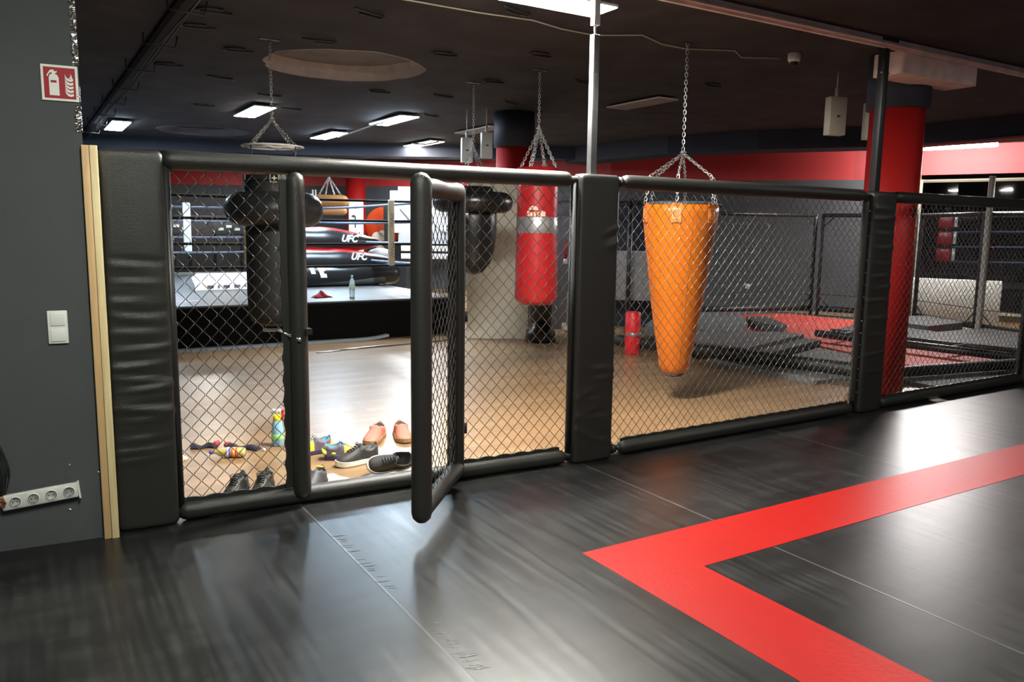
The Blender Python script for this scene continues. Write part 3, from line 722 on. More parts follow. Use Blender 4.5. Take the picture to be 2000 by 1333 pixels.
# ================================================================== CEILING FITTINGS
b = MB(); b.tube([(1.6, 5.47, 3.093), (2.49, 5.45, 3.092), (3.0, 5.44, 3.088), (3.46, 5.40, 3.09), (3.8, 5.48, 3.085), (4.15, 5.52, 3.092), (4.47, 5.29, 3.092), (4.8, 5.42, 3.086), (5.1, 5.45, 3.09), (5.51, 5.26, 3.092), (5.75, 5.4, 3.086), (6.02, 5.18, 3.07)], .006, 6)
obj('ceiling_cable', b, CREAM, label='thin pale cable sagging across the ceiling to the small dome camera', cat='cable')
t = thing('dome_camera', 'small white dome camera under the dark ceiling', 'security camera', (6.06, 5.06, 3.1))
b = MB(); b.lathe([(.058, 0), (.056, -.055), (.046, -.075)][::-1], seg=24); obj('body', b, WHITE, t)
b = MB(); b.sphere((0, 0, -.078), .036, 16); obj('lens_dome', b, LEATHER_G, t)
b = MB(); b.box(6.22, 7.28, 4.08, 4.36, 2.80, 2.985); obj('ceiling_box', b, PLASTER, label='raw plaster box hanging under the ceiling edge strip at the right', cat='ceiling box')
t = thing('conduit', 'dark conduit with cables running along the ceiling at the left', 'conduit', (1.07, 6, 3.05))
b = MB(); b.box(-.022, .022, -1.5, 11.0, .015, .045); obj('tray', b, mat('matt_black_paint', (.012, .012, .013), .9, spec=.1), t)
b = MB(); rc = random.Random(3)
for k in range(3):
    pts = [(.05+.02*k+.015*math.sin(i*1.1+k), -1.5+i*.9, -.01-.03*abs(math.sin(i*.8+k))) for i in range(15)]; b.tube(pts, .007, 6)
objs('cable', b, mat('grey_cable', (.05, .05, .05), .7), t)
b = MB()
for i in range(9): b.tube([(-.09, -1+i*1.3, .04), (-.09, -1+i*1.3, -.05), (.16, -1+i*1.3, -.06), (.18, -1+i*1.3, .04)], .008, 6)
objs('bracket', b, STEEL_B, t)
def hook():
    t = thing('ceiling_hook', 'dark bent bar hook set in the ceiling', 'ceiling hook', (0, 0, 3.1), 0, 'dark bar hooks set in the ceiling')
    b = MB(); b.tube([(-.12, 0, -.012), (.0, 0, -.02), (.12, 0, -.022), (.155, .03, -.022), (.15, .075, -.02), (.10, .09, -.016), (-.02, .09, -.012)][::1], .010, 6, cap='round'); obj('bar', b, STEEL_B, t)
    return t
hk = hook()
HP = [(2.32, 5.88), (2.28, 6.98), (3.46, 6.89), (3.75, 9.18), (4.48, 8.98), (4.53, 7.82), (1.35, 7.13), (1.83, 7.84), (1.39, 8.95), (1.95, 9.34), (3.26, 11.2), (1.36, 6.56), (2.23, 11.66), (5.41, 8.89), (3.2, 5.2), (5.3, 7.2), (6.6, 6.6), (2.7, 10.2), (4.2, 6.4), (5.1, 10.6)]
WHERE = ['above the doorway, nearest the viewer', 'left of the chain of the huge black bag', 'nearest above the round opening', 'right of the round opening, far side', 'beside the chain of the teardrop bag', 'left of the red bag chain', 'by the conduit, close to the viewer', 'above the huge black bag', 'by the conduit, halfway back', 'left of the round opening, far side', 'behind the near lit panel', 'beside the cable conduit bracket', 'between the two lit panels at the left', 'above the distant red column', 'under the sagging ceiling cable', 'right of the red bag chain', 'near the unlit ceiling panel', 'beyond the round opening', 'left of the metal pole', 'beyond the red bag']
for i, (x, y) in enumerate(HP):
    o = hk if i == 0 else dup(hk); o.location = (x, y, 3.1); o.rotation_euler = (0, 0, random.choice([0, PI, .2, -.3, 3.3]))
    o['label'] = 'dark bent ceiling hook ' + WHERE[i]

def hung_box(x, y, z, wd, h, label, cm_=None):
    t = thing('hanging_box', label, 'hanging box', (x, y, z), -YAW+.25, 'white boxes hanging from the ceiling')
    b = MB(); b.rbox(-wd/2, wd/2, -.05, .05, -h/2, h/2, .008); obj('casing', b, cm_ or mat('off_white_casing', (.60, .57, .46), .5), t)
    b = MB(); b.box(-.018, .018, -.053, -.050, -.012, .004); obj('emblem', b, STEEL_B, t)
    b = MB(); b.tube([(0, 0, h/2-.005), (0, 0, h/2+.09)], .018, 10); b.tube([(0, 0, h/2+.08), (0, 0, 3.1-z)], .006, 6); objs('hanger', b, WHITE, t)
hung_box(7.06, 5.34, 2.66, .19, .375, 'white box hanging from the ceiling left of the near red column')
hung_box(7.70, 5.36, 2.66, .19, .375, 'white box hanging behind the near red column, only its left edge showing')
hung_box(5.42, 9.55, 2.60, .15, .34, 'white box hanging beside the distant red column', mat('cool_lit_casing', (.80, .86, .88), .5))  # casing is white; the bluish light on it is put into the colour
hung_box(5.28, 9.85, 2.55, .15, .33, 'white box hanging behind the chains of the second black bag', MATS['cool_lit_casing'])

# ================================================================== CHAINS AND BAGS
def chain_mb(b, p0, p1, L_=.042, r=.0035, wd=.011):
    P0, P1 = Vector(p0), Vector(p1); d = P1-P0; n = max(1, round(d.length/(L_*.74))); st = d/n; t = d.normalized()
    a = t.orthogonal().normalized(); c = t.cross(a)
    for i in range(n):
        o = P0+st*(i+.5); s1, s2 = (a, c) if i % 2 else (c, a); hl = L_/2-wd
        pts = [o+t*(hl)+s1*wd*math.cos(q)+t*wd*math.sin(q) for q in (0, PI/3, 2*PI/3, PI)]+[o-t*hl+s1*wd*math.cos(q)+t*wd*math.sin(q) for q in (PI, 4*PI/3, 5*PI/3, 2*PI)]
        b.tube(pts, r, 5, closed=True)
def suspension(t, zc, zj, ztop, R, nleg=4, double=False, mount=True):
    """t at floor origin of bag: local heights; zc ceiling, zj junction, ztop bag attach"""
    b = MB(); chain_mb(b, (0, 0, zc), (0, 0, zj))
    for k in range(nleg):
        a = 2*PI*k/nleg+.55
        chain_mb(b, (0, 0, zj-.01), (R*math.cos(a), R*math.sin(a), ztop))
        if double: chain_mb(b, (.012, 0, zj-.01), (R*math.cos(a+.12), R*math.sin(a+.12), ztop))
    obj('chain', b, CHROME, t)
    b = MB(); b.torus((0, 0, zj), .022, .005, 14, 6, M=None); b.tube([(0, 0, zj-.03), (0, 0, zj+.03)], .008, 8); obj('swivel', b, CHROME, t)
    if mount:
        b = MB(); b.rbox(-.09, .09, -.03, .03, zc-.006, zc, .002); b.torus((0, 0, zc-.02), .018, .005, 12, 6, M=None); obj('ceiling_mount', b, STEEL_B, t)
F_ = -.04
# orange tear-shaped bag
ox, oy = 4.985, 5.30
t = thing('punching_bag', 'long tapered orange punching bag hanging on chains behind the fence', 'punching bag', (ox, oy, 0))
prof = [(.02, .205), (.085, .21), (.118, .24), (.137, .30), (.162, .45), (.19, .62), (.222, .82), (.25, 1.02), (.272, 1.2), (.295, 1.36), (.318, 1.55), (.328, 1.66), (.326, 1.722)]
b = MB(); b.lathe(prof, seg=56, wob=lambda a, z: 1+.005*math.sin(3*a+z*9)+.004*math.sin(7*a-z*14)*(1.75-z)); obj('body', b, ORANGE, t)
b = MB(); b.lathe([(.02, .190), (.075, .195), (.105, .222)], seg=40); obj('bottom_cap', b, DARKFOAM, t)
b = MB(); b.lathe([(.322, 1.718), (.318, 1.74), (.27, 1.752), (.02, 1.76)], seg=56); obj('top_cover', b, mat('grey_black_vinyl', (.05, .05, .055), .5), t)
b = MB()
for a in (-2.0, -.3, 1.3, 2.7): b.tube([((r_+.002)*math.cos(a), (r_+.002)*math.sin(a), z) for r_, z in prof[2:]], .0022, 5)
obj('seam', b, mat('dark_orange_seam', (.45, .11, .01), .5), t)
for k in range(6):
    a = -2.43+k*PI/3; M_ = RZ(a) @ T(.3235, 0, 1.645) @ Matrix.Rotation(-.05, 4, 'Y')
    b = MB(); b.box(-.006, .006, -.045, .045, -.075, .085, M=M_); tb = obj('strap_tab', b, ORANGE, t)
    b = MB()
    for q in ((-.03, -.03, -.04, .04, 0), (.03, .03, -.04, .04, 0)): b.box(.006, .0075, q[0]-.0015, q[1]+.0015, q[2], q[3], M=M_)
    for z_ in (-.04, .04): b.box(.006, .0075, -.03, .03, z_-.0015, z_+.0015, M=M_)
    obj('stitching', b, mat('pale_orange_thread', (.85, .45, .20), .6), tb)
    b = MB(); b.torus((0, 0, 0), .014, .003, 12, 5, M=RZ(a) @ T(.333, 0, 1.742) @ Matrix.Rotation(PI/2, 4, 'X')); obj('d_ring', b, CHROME, t)
b = MB(); chain_mb(b, (0, 0, 3.10), (0, 0, 2.19)); obj('chain', b, CHROME, t)
for k in range(6):
    a = -2.43+k*PI/3; b = MB(); chain_mb(b, (0, 0, 2.17), (.30*math.cos(a), .30*math.sin(a), 1.965)); chain_mb(b, (.30*math.cos(a), .30*math.sin(a), 1.965), (.332*math.cos(a), .332*math.sin(a), 1.755)); obj('leg_chain', b, CHROME, t)
b = MB(); b.torus((0, 0, 2.18), .022, .006, 14, 6); obj('ring', b, CHROME, t)
b = MB(); b.rbox(-.05, .05, -.02, .02, 3.094, 3.10, .002); obj('ceiling_mount', b, STEEL_B, t)
# red bag with silver tape
t = thing('punching_bag', 'red punching bag with a silver tape band and worn crest, hanging on chains', 'punching bag', (4.60, 7.02, 0))
b = MB(); b.lathe([(.02, .705), (.16, .71), (.205, .74), (.224, .80), (.222, 1.1), (.212, 1.4), (.21, 1.7), (.215, 2.0), (.212, 2.12)], seg=44); obj('body', b, REDBAG, t)
b = MB(); b.lathe([(.2145, 1.455), (.2155, 1.458), (.2145, 1.615), (.2125, 1.618)], seg=44); obj('tape_band', b, SILVER, t)
dirc = math.atan2(-7.02, -4.60)
def on_cyl(a, z, r): return RZ(a) @ T(r, 0, z) @ Matrix(((0, 0, 1, 0), (1, 0, 0, 0), (0, 1, 0, 0), (0, 0, 0, 1)))
b = MB(); Mc = on_cyl(dirc-.02, 1.685, .2135)
b.prism([(-.035+.07*0+.05*math.cos(q), .045*math.sin(q)) for q in [i*PI/8 for i in range(9)]][0:9], -.002, .004, 0, Mc)
for k, (xx, hh) in enumerate(((-.085, .055), (-.055, .04), (-.02, .05), (.015, .045), (.05, .06), (.075, .05))): b.box(xx-.013, xx+.012, -.062, -.062+hh, -.012, .004, M=Mc)
obj('crest_print', b, mat('worn_beige_print', (.55, .42, .32), .6, var=.3, vscale=30), t)
for k in range(5):
    a = dirc-1.0+k*.5
    b = MB(); b.rbox(-.012, .012, -.03, .03, -.003, .006, .003, M=on_cyl(a, 1.96, .214)); obj('webbing_loop', b, WHITE, t)
suspension(t, 3.10, 2.52, 2.12, .20, 4, True)
# two black bags with round collars
def collar_bag(x, y, label, rb, z0, ztop, rc, rt, zc, zj, bar=False, pointed=False):
    t = thing('punching_bag', label, 'punching bag', (x, y, 0))
    if pointed: prof = [(.02, z0), (rb*.45, z0+.04), (rb*.75, z0+.14), (rb*.93, z0+.30), (rb, z0+.48), (rb, ztop-.2), (rb*.8, ztop-.02)]
    else: prof = [(.02, z0), (rb*.6, z0+.005), (rb*.88, z0+.04), (rb*.97, z0+.12), (rb, z0+.25), (rb*.99, ztop-.05), (rb*.97, ztop)]
    b = MB(); b.lathe(prof, seg=44); obj('body', b, LEATHER_G if pointed else mat('worn_matt_black_leather', (.010, .010, .009), .55, spec=.3), t)
    b = MB(); b.torus((0, 0, zc), rc-rt, rt, 48, 18); obj('collar', b, LEATHER_G, t)
    return t
t = collar_bag(1.95, 7.27, 'huge black punching bag with a thick ring collar behind the left netting', .255, .60, 1.93, .43, .155, 1.635, 2.5)
b = MB(); b.torus((0, 0, 1.885), .258, .006, 40, 6)
for k in range(4): b.box(.252, .262, -.03, .03, 1.84, 1.93, M=RZ(k*PI/2+.3-1.85))
obj('top_binding', b, LEATHER_G, t)
a0 = math.atan2(-7.27, -1.95)
b = MB(); Mp = on_cyl(a0+.02, 1.90, .262)
for s_ in (-1, 1): b.box(s_*.034-.002, s_*.034+.002, -.036, .036, -.002, .003, M=Mp); b.box(-.036, .036, s_*.034-.002, s_*.034+.002, -.002, .003, M=Mp)
b.box(-.02, .02, -.004, .004, -.001, .003, M=Mp); b.box(-.004, .004, -.02, .02, -.001, .003, M=Mp)
obj('stitched_label', b, mat('beige_stitching', (.42, .38, .28), .6), t)
suspension(t, 3.10, 2.43, 2.19, .26, 4)
b = MB(); b.tube([(-.262*math.cos(YAW), .262*math.sin(YAW), 2.185), (.262*math.cos(YAW), -.262*math.sin(YAW), 2.185)], .012, 10)
b.tube([(-.262*math.sin(YAW), -.262*math.cos(YAW), 2.185), (.262*math.sin(YAW), .262*math.cos(YAW), 2.185)], .012, 10)
b.torus((0, 0, 2.185), .262, .009, 40, 8); objs('spreader_bar', b, mat('grey_painted_steel', (.42, .40, .38), .45), t)
b = MB()
for k in range(4):
    a = k*PI/2+.55; b.tube([(.262*math.cos(a), .262*math.sin(a), 2.18), (.25*math.cos(a), .25*math.sin(a), 1.93)], .006, 6)
objs('strap', b, STEEL_B, t)
t = collar_bag(4.40, 8.05, 'black teardrop punching bag with ring collar behind the right hinge post', .27, .96, 1.98, .455, .115, 1.785, 2.5, pointed=True)
suspension(t, 3.10, 2.42, 1.98, .22, 4)
t = thing('standing_bag', 'black cylindrical bag standing on the floor behind the red punching bag', 'standing bag', (6.02, 9.05, F_))
b = MB(); b.lathe([(.20, 0), (.21, .02), (.20, .16), (.15, .20), (.14, .3)], seg=32); obj('base', b, LEATHER_G, t)
b = MB(); b.lathe([(.13, .28), (.15, .32), (.15, 1.60), (.13, 1.66), (.02, 1.68)], seg=32); obj('body', b, LEATHER, t)
b = MB(); b.lathe([(.152, .56), (.156, .58), (.156, .68), (.152, .70)], seg=32); b.lathe([(.152, 1.2), (.156, 1.22), (.156, 1.42), (.152, 1.44)], seg=32); objs('red_band', b, REDBAG, t)

# ================================================================== BOXING RING
rg = thing('boxing_ring', 'black boxing ring with grey canvas and four ropes behind the doorway', 'boxing ring', (0, 0, 0))
RX0, RX1, RY0, RY1, RZ_ = .25, 5.35, 10.30, 17.7, .50
b = MB(); b.rbox(RX0, RX1, RY0, RY1, F_, RZ_-.03, .03); obj('platform_skirt', b, RINGBLK, rg)
b = MB(); b.rbox(RX0, RX1, RY0, RY1, RZ_-.03, RZ_, .012); obj('canvas', b, CANVAS, rg)
b = MB()
for q in ((1.55, 1.98),): b.box(q[0], q[1], 11.0, 11.07, RZ_, RZ_+.001)
b.box(4.6, 5.0, 11.1, 11.16, RZ_, RZ_+.001); obj('pink_marking', b, mat('faded_pink_print', (.55, .25, .25), .7), rg)
ROPEM = [mat('black_rope_cover', (.010, .010, .011), .8, spec=.2), mat('blue_grey_rope_cover', (.10, .13, .20), .6)]
zr = (.95, 1.255, 1.58, 1.86); cy = (10.75, 17.2); cx = (.7, 5.05)
for x in cx:
    for y in cy:
        b = MB(); b.tube([(x, y, RZ_), (x, y, 2.0)], .045, 14); b.sphere((x, y, 2.0), .05, 12); obj('corner_post', b, STEEL_B, rg)
for z in zr:
    for (p, q, mi) in (((cx[0], cy[0]), (cx[1], cy[0]), 0), ((cx[0], cy[1]), (cx[1], cy[1]), 1), ((cx[0], cy[0]), (cx[0], cy[1]), 1), ((cx[1], cy[0]), (cx[1], cy[1]), 1)):
        b = MB(); n = 16; pts = [(p[0]+(q[0]-p[0])*i/n, p[1]+(q[1]-p[1])*i/n, z-.03*math.sin(PI*i/n)*(1 if mi else .3)) for i in range(n+1)]; b.tube(pts, .017 if mi == 0 else .022, 8); obj('rope', b, ROPEM[mi], rg)
def spacer(x, y, z0, z1, wd, m, txt=False, name='rope_spacer'):
    b = MB(); b.rbox(x-wd/2, x+wd/2, y-.03, y+.03, z0, z1, .02); o = obj(name, b, m, rg)
    if txt:
        b = MB()
        for zz in (1.58, 1.16):
            b.tube([(x-.02, y-.032, zz+.09), (x+.02, y-.032, zz+.10), (x+.02, y-.032, zz+.05), (x-.015, y-.032, zz+.03), (x+.02, y-.032, zz-.01)], .004, 5)
            b.tube([(x-.02, y-.032, zz-.03), (x+.02, y-.032, zz-.04), (x-.02, y-.032, zz-.07), (x+.02, y-.032, zz-.09)], .004, 5)
        obj('dark_marks', b, STEEL_B, o)
spacer(4.53, 10.72, .94, 1.88, .09, CREAM, True); spacer(2.52, 10.72, .98, 1.50, .10, mat('tan_webbing', (.45, .33, .14), .6))
spacer(2.86, 17.2, .94, 1.92, .15, WHITE)

# things lying on the ring canvas
MW = T(2.35, 12.95, RZ_) @ RZ(math.radians(-2))
t = thing('foam_wedge', 'white three-sided foam bag lying on the ring canvas', 'foam bag', (2.20, 12.75, RZ_), math.radians(3))
b = MB(); pts = [(0, 0), (.0, .42), (.0, .0)]
vs = []; 
for x, s_ in ((0, .75), (.10, 1.0), (1.15, 1.0)):
    vs += [(x, 0, 0.0), (x, .55*s_, 0.0), (x, .60*s_, .14*s_), (x, .30*s_, .24*s_), (x, .02, .10*s_)]
fs = [(j*5+k, (j+1)*5+k, (j+1)*5+(k+1) % 5, j*5+(k+1) % 5) for j in range(2) for k in range(5)]+[(0, 1, 2, 3, 4), (14, 13, 12, 11, 10)]
b.add(vs, fs, 0, False); obj('cover', b, mat('bright_white_vinyl', (.80, .80, .78), .35), t)
b = MB()
for x0, w_ in ((.18, .09), (.34, .02), (.42, .09), (.58, .09), (.74, .02), (.82, .09)): b.box(x0, x0+w_, -.006, .02, .035, .07)
obj('printed_letters', b, mat('faded_dark_print', (.12, .11, .16), .5), t)
t = thing('tube_bag', 'long glossy black cylindrical bag with white marks lying on the ring canvas', 'punching bag', (3.55, 12.85, RZ_+.20), math.radians(3))
b = MB(); b.tube([(0, 0, 0), (.04, 0, 0), (1.9, 0, 0), (1.98, 0, 0), (2.02, 0, 0)], [.17, .19, .19, .175, .15], 28, cap='flat'); obj('body', b, LEATHER_G, t)
b = MB()
for x0, n in ((.36, 9), (.50, 12)):
    for k in range(n):
        w0 = .075 if k < n-3 or n == 9 else .11
        a = 1.15-.115*k; a2 = a-.115; sh = .006*k
        if n == 12 and k in (4, 5, 6): w0 = .11
        b.add([(x0+sh, -.1925*math.cos(a), .1925*math.sin(a)), (x0+w0+sh, -.1925*math.cos(a), .1925*math.sin(a)), (x0+w0+sh, -.1925*math.cos(a2), .1925*math.sin(a2)), (x0+sh, -.1925*math.cos(a2), .1925*math.sin(a2))], [(0, 3, 2, 1)])
obj('white_marks', b, WHITE, t)
def ufc_bag(x, y, z, L_, r, label, txtx, tilt, tz=.05):
    t = thing('grappling_bag', label, 'grappling bag', (x, y, z), math.radians(2))
    MT_ = Matrix.Rotation(tilt, 4, 'Y')
    n = 16; pts = []; rs = []
    for i in range(n+1):
        u = i/n; pts.append((L_*u, 0, 0)); rs.append(r*(1-.06*math.sin(3*u) if u < .5 else 1-.72*((u-.5)/.5)**1.7))
    b = MB(); b.tube(pts, rs, 30, M=MT_)
    for i, f in enumerate(b.f):
        if len(f) == 4:
            c = Vector((0, 0, 0))
            for q in f: c += Vector(b.v[q])
            c /= 4; c = MT_.inverted() @ c; a = math.atan2(c.z, -c.y)
            if a > .95 and a < 2.2 or a < -.42: b.m[i] = 1
    obj('shell', b, [LEATHER_G, REDBAG], t)
    rr2 = r*.80
    tb = text_mb('UFC', .16, .004, MT_ @ T(txtx, -rr2-.03, tz) @ Matrix.Rotation(PI/2+.10, 4, 'X') @ Matrix.Rotation(-.02, 4, 'Z') @ Matrix.Rotation(.12, 4, 'Y'), shear=.25, bold=.006)
    obj('logo', tb, WHITE, t)
ufc_bag(3.2, 13.1, 1.28, 2.1, .235, 'upper red and black tapered bag with white letters lying across the ring ropes', 1.50, .03)
ufc_bag(3.35, 12.9, .92, 2.2, .225, 'lower red and black tapered bag with white letters, under its twin', 1.44, .02, .10)
b = MB(); b.rbox(3.3, 5.3, 12.75, 13.3, RZ_+.02, RZ_+.18, .05); obj('equipment_bench', b, DARKFOAM, label='dark padded bench under the tapered bags on the ring', cat='bench')
b = MB(); b.sphere((5.55, 13.3, .98), .16, 18, 0, .9); b.v = [(5.4+(x-5.55)*1.6, y, z) for x, y, z in b.v]; obj('boxing_glove', b, mat('grey_leather', (.3, .3, .3), .5), label='grey rounded glove bundle behind the tapered bags', cat='glove')
# bottle on ring
t = thing('water_bottle', 'clear plastic water bottle with green label standing on the ring edge', 'bottle', (3.84, 10.47, RZ_))
PET = mat('clear_plastic', (.75, .85, .88), .12, trans=.75, spec=.6)
b = MB(); b.lathe([(.03, 0), (.037, .01), (.034, .05), (.037, .09), (.037, .16), (.038, .21), (.034, .25), (.016, .29), (.013, .30)], seg=20); obj('body', b, PET, t)
b = MB(); b.lathe([(.0375, .145), (.0385, .146), (.0385, .20), (.0375, .201)], seg=20); obj('label_band', b, mat('pale_green_label', (.50, .72, .50), .5), t)
b = MB(); b.lathe([(.015, .295), (.016, .30), (.016, .325), (.014, .33)], seg=14); obj('cap', b, mat('pale_teal_cap', (.30, .50, .45), .5), t)
def crumple(name, x, y, z, r, h, m, label, cat, seed, sx=1.6):
    rr = random.Random(seed); b = MB(); n = 9; ph = [rr.uniform(0, 6) for _ in range(6)]
    prof = [(max(.02, math.sin(PI*.5*(1-j/6)))*r, h*(j/6)) for j in range(7)]
    def wob(a, zz): return 1+.28*math.sin(3*a+ph[0]+zz*40)+.18*math.sin(5*a+ph[1])+.12*math.sin(9*a+ph[2]+zz*80)
    b.lathe(prof, seg=30, wob=wob); b.v = [(v[0]*sx, v[1], v[2]*(1+.35*math.sin(v[0]*60+ph[3])*math.cos(v[1]*50+ph[4]))) for v in b.v]
    return obj(name, b, m, label=label, cat=cat, loc=(x, y, z))
crumple('hand_wrap', 3.52, 10.85, RZ_, .075, .085, mat('dark_red_cloth', (.20, .012, .02), .9, bump=.4), 'small crumpled dark red cloth on the ring edge', 'cloth', 4)
# strip mat and bar on the floor before the ring
b = MB(); vs = []
for i in range(24):
    u = i/23; x = 1.3+2.95*u; zz = max(0, (u-.88)/.12)**2*.035
    vs += [(x, 10.16, F_+zz), (x, 10.27, F_+zz), (x, 10.27, F_+zz+.03), (x, 10.16, F_+zz+.03)]
b.add(vs, [(i*4+k, (i+1)*4+k, (i+1)*4+(k+1) % 4, i*4+(k+1) % 4) for i in range(23) for k in range(4)]+[(0, 1, 2, 3), (95, 94, 93, 92)])
obj('edge_strip', b, mat('pale_blue_grey_rubber', (.30, .33, .38), .5), label='pale grey strip lying along the foot of the ring, its right end curling up', cat='floor strip')
b = MB(); b.tube([(3.30, 9.45, F_+.012), (3.75, 9.52, F_+.012), (4.9, 9.66, F_+.012)], .011, 8); b.tube([(2.98, 9.43, F_+.006), (3.3, 9.46, F_+.006)], .006, 6); b.tube([(2.98, 9.38, F_+.006), (3.3, 9.42, F_+.006)], .006, 6)
obj('metal_bar', b, STEEL, label='thin metal bar lying on the wooden floor before the ring', cat='metal bar')

# ================================================================== THINGS BEYOND THE RING
def facing(x, y): return math.atan2(y, x)-PI/2
def tan_bag():
    t = thing('punching_bag', 'tan leather bag hanging level on a chain beyond the ring', 'punching bag', (6.05, 17.9, 0), facing(6.05, 17.9))
    b = MB(); b.tube([(-.24, 0, 2.06), (.30, 0, 2.06)], .14, 20, cap='round'); b.tube([(-.22, .02, 1.84), (.30, .02, 1.84)], .10, 20, cap='round'); obj('body', b, mat('tan_leather', (.42, .20, .07), .45, var=.1), t)
    b = MB(); chain_mb(b, (0, 0, 3.09), (0, 0, 2.62), .06, .006, .016)
    for sx in (-.22, -.08, .12, .26): chain_mb(b, (0, 0, 2.6), (sx, 0, 2.2), .06, .006, .016)
    obj('chain', b, CHROME, t)
    b = MB()
    for sx in (-.36, -.30): b.tube([(sx, -.1, 1.75), (sx, -.1, 2.3)], .018, 8)
    objs('white_strap', b, WHITE, t)
tan_bag()
t = thing('banner_stand', 'white upright pad with dark strokes and a pink emblem beyond the ring', 'pad stand', (6.72, 18.0, F_), facing(6.72, 18.0))
b = MB(); b.rbox(-.17, .17, -.08, .08, 0, 2.12, .03); obj('pad', b, WHITE, t)
MV = Matrix(((1, 0, 0, 0), (0, 0, -1, -.083), (0, 1, 0, 0), (0, 0, 0, 1)))
b = MB(); b.prism([(-.10, 1.78), (-.04, 1.80), (0, 1.76), (0, 1.50), (-.03, 1.50), (-.03, 1.74), (-.10, 1.75)], 0, .004, 0, MV)
for x in (-.09, .06): b.prism([(x, 1.1), (x+.025, 1.1), (x+.025, 1.40), (x, 1.40)], 0, .004, 0, MV)
obj('dark_strokes', b, STEEL_B, t)
b = MB(); b.prism([(-.05, 2.0), (.03, 2.02), (.05, 1.98), (0, 1.97), (.03, 1.93), (-.04, 1.94)], 0, .004, 0, MV); obj('pink_emblem', b, mat('pink_print', (.7, .2, .25), .6), t)
t = thing('wall_graphic', 'large orange-red disc graphic with white splashes on the back wall', 'wall graphic', (7.72, 18.72, 0), facing(7.72, 18.72))
b = MB(); b.lathe([(.46, 0), (.46, .02)], (0, 0, 0), 48, M=T(0, 0, 1.52) @ Matrix.Rotation(PI/2, 4, 'X')); obj('disc', b, mat('orange_red_print', (.80, .09, .02), .5), t)
b = MB()
for (x, z, r_) in ((-.16, 1.22, .15), (-.05, 1.33, .08), (-.22, 1.10, .09), (.02, 1.20, .06), (-.10, .92, .12), (-.2, .82, .08)): b.lathe([(r_, .02), (r_, .03)], (0, 0, 0), 16, M=T(x, 0, z) @ Matrix.Rotation(PI/2, 4, 'X'))
obj('white_splash', b, mat('cream_print', (.8, .72, .55), .5), t)
b = MB(); b.box(.0, .13, -.06, -.02, -.0, 2.03); obj('black_bar', b, STEEL_B, t)
# big white letter sign
t = thing('letter_sign', 'big white block letters on the back wall right of the cream rope spacer', 'sign', (7.95, 17.75, 0), facing(7.95, 17.75))
tb = text_mb('NO', 1.30, .05, T(.56, 0, 1.80) @ Matrix.Rotation(PI/2, 4, 'X'), bold=.05); obj('letters', tb, mat('white_letter_paint', (.85, .85, .82), .4), t)  # the letters' own plain white
b = MB(); b.box(-.25, 1.7, .03, .06, 1.1, 2.45); obj('backing', b, mat('pale_grey_board', (.36, .36, .37), .6), t)
t = thing('white_shelf', 'white low shelf under the block letters', 'shelf', (8.0, 17.2, F_), facing(8.0, 17.2))
b = MB(); b.rbox(-.45, .8, -.15, .15, .98, 1.10, .01); b.rbox(-.45, .8, -.15, .15, .80, .92, .01); obj('board', b, WHITE, t)
b = MB()
for x in (-.3, .1, .6): b.box(x-.02, x+.02, -.1, .1, 0, .82)
objs('leg', b, STEEL_B, t)
# dim cardio machines at far left beyond the ring
def machine(x, y, seed, label):
    t = thing('exercise_machine', label, 'exercise machine', (x, y, F_), facing(x, y)+.2, 'dark exercise machines beyond the ring')
    b = MB(); b.rbox(-.30, .30, -.8, .7, .0, .18, .03); obj('deck', b, LEATHER_G, t)
    b = MB()
    for sx in (-.3, .3): b.tube([(sx, .55, .1), (sx, .45, .9), (sx, .35, 1.35)], .035, 8); b.tube([(sx, .35, 1.25), (sx, -.1, 1.15)], .02, 8)
    objs('upright', b, STEEL_B, t)
    b = MB(); b.rbox(-.35, .35, .28, .42, 1.3, 1.62, .03); objs('console', b, DARKFOAM, t)
    b = MB()
    for k in range(3): b.box(-.25+.18*k, -.13+.18*k, .26, .28, 1.40+.06*(k % 2), 1.46+.06*(k % 2))
    objs('button', b, WHITE, t)
machine(3.0, 19.0, 1, 'dark exercise machine leftmost beyond the ring'); machine(4.1, 18.9, 2, 'dark exercise machine second from left beyond the ring'); machine(5.1, 18.8, 3, 'dark exercise machine behind the huge black bag')
b = MB(); b.rbox(-1.5, 1.6, -.1, .1, .0, 1.75, .02); obj('rack_cabinet', b, mat('dark_brown_cabinet', (.015, .013, .014), .7), label='dark cabinet row against the back wall beyond the ring', cat='cabinet', loc=(4.6, 20.3, F_), rz=facing(4.6, 20.3))
# white leaning board
b = MB(); b.rbox(-.43, .43, -.02, .02, 0, 2.22, .006); obj('leaning_board', b, BOARD, label='tall off-white board standing behind the red punching bag', cat='board', loc=(5.62, 9.55, F_), rz=facing(5.62, 9.55)+.0)
t = thing('box_crate', 'light brown crate right of the red punching bag', 'crate', (6.55, 8.95, F_), facing(6.5, 8.9))
b = MB(); b.rbox(-.14, .14, -.15, .15, .0, .66, .01); obj('body', b, mat('light_brown_card', (.38, .29, .20), .7), t)
b = MB(); b.box(-.20, .22, -.2, .15, .16, .22); obj('shelf_board', b, BOARD, t)
t = thing('wall_sticker', 'small red and white bottle-shaped marker on the wall beside the red bag', 'marker', (7.05, 9.95, 0), facing(7, 9.9))
b = MB(); b.rbox(-.028, .028, -.02, .02, 1.05, 1.30, .01); objs('red_body', b, REDBAG, t)
b = MB(); b.rbox(-.03, .03, -.025, .02, .97, 1.05, .01); obj('white_foot', b, WHITE, t)
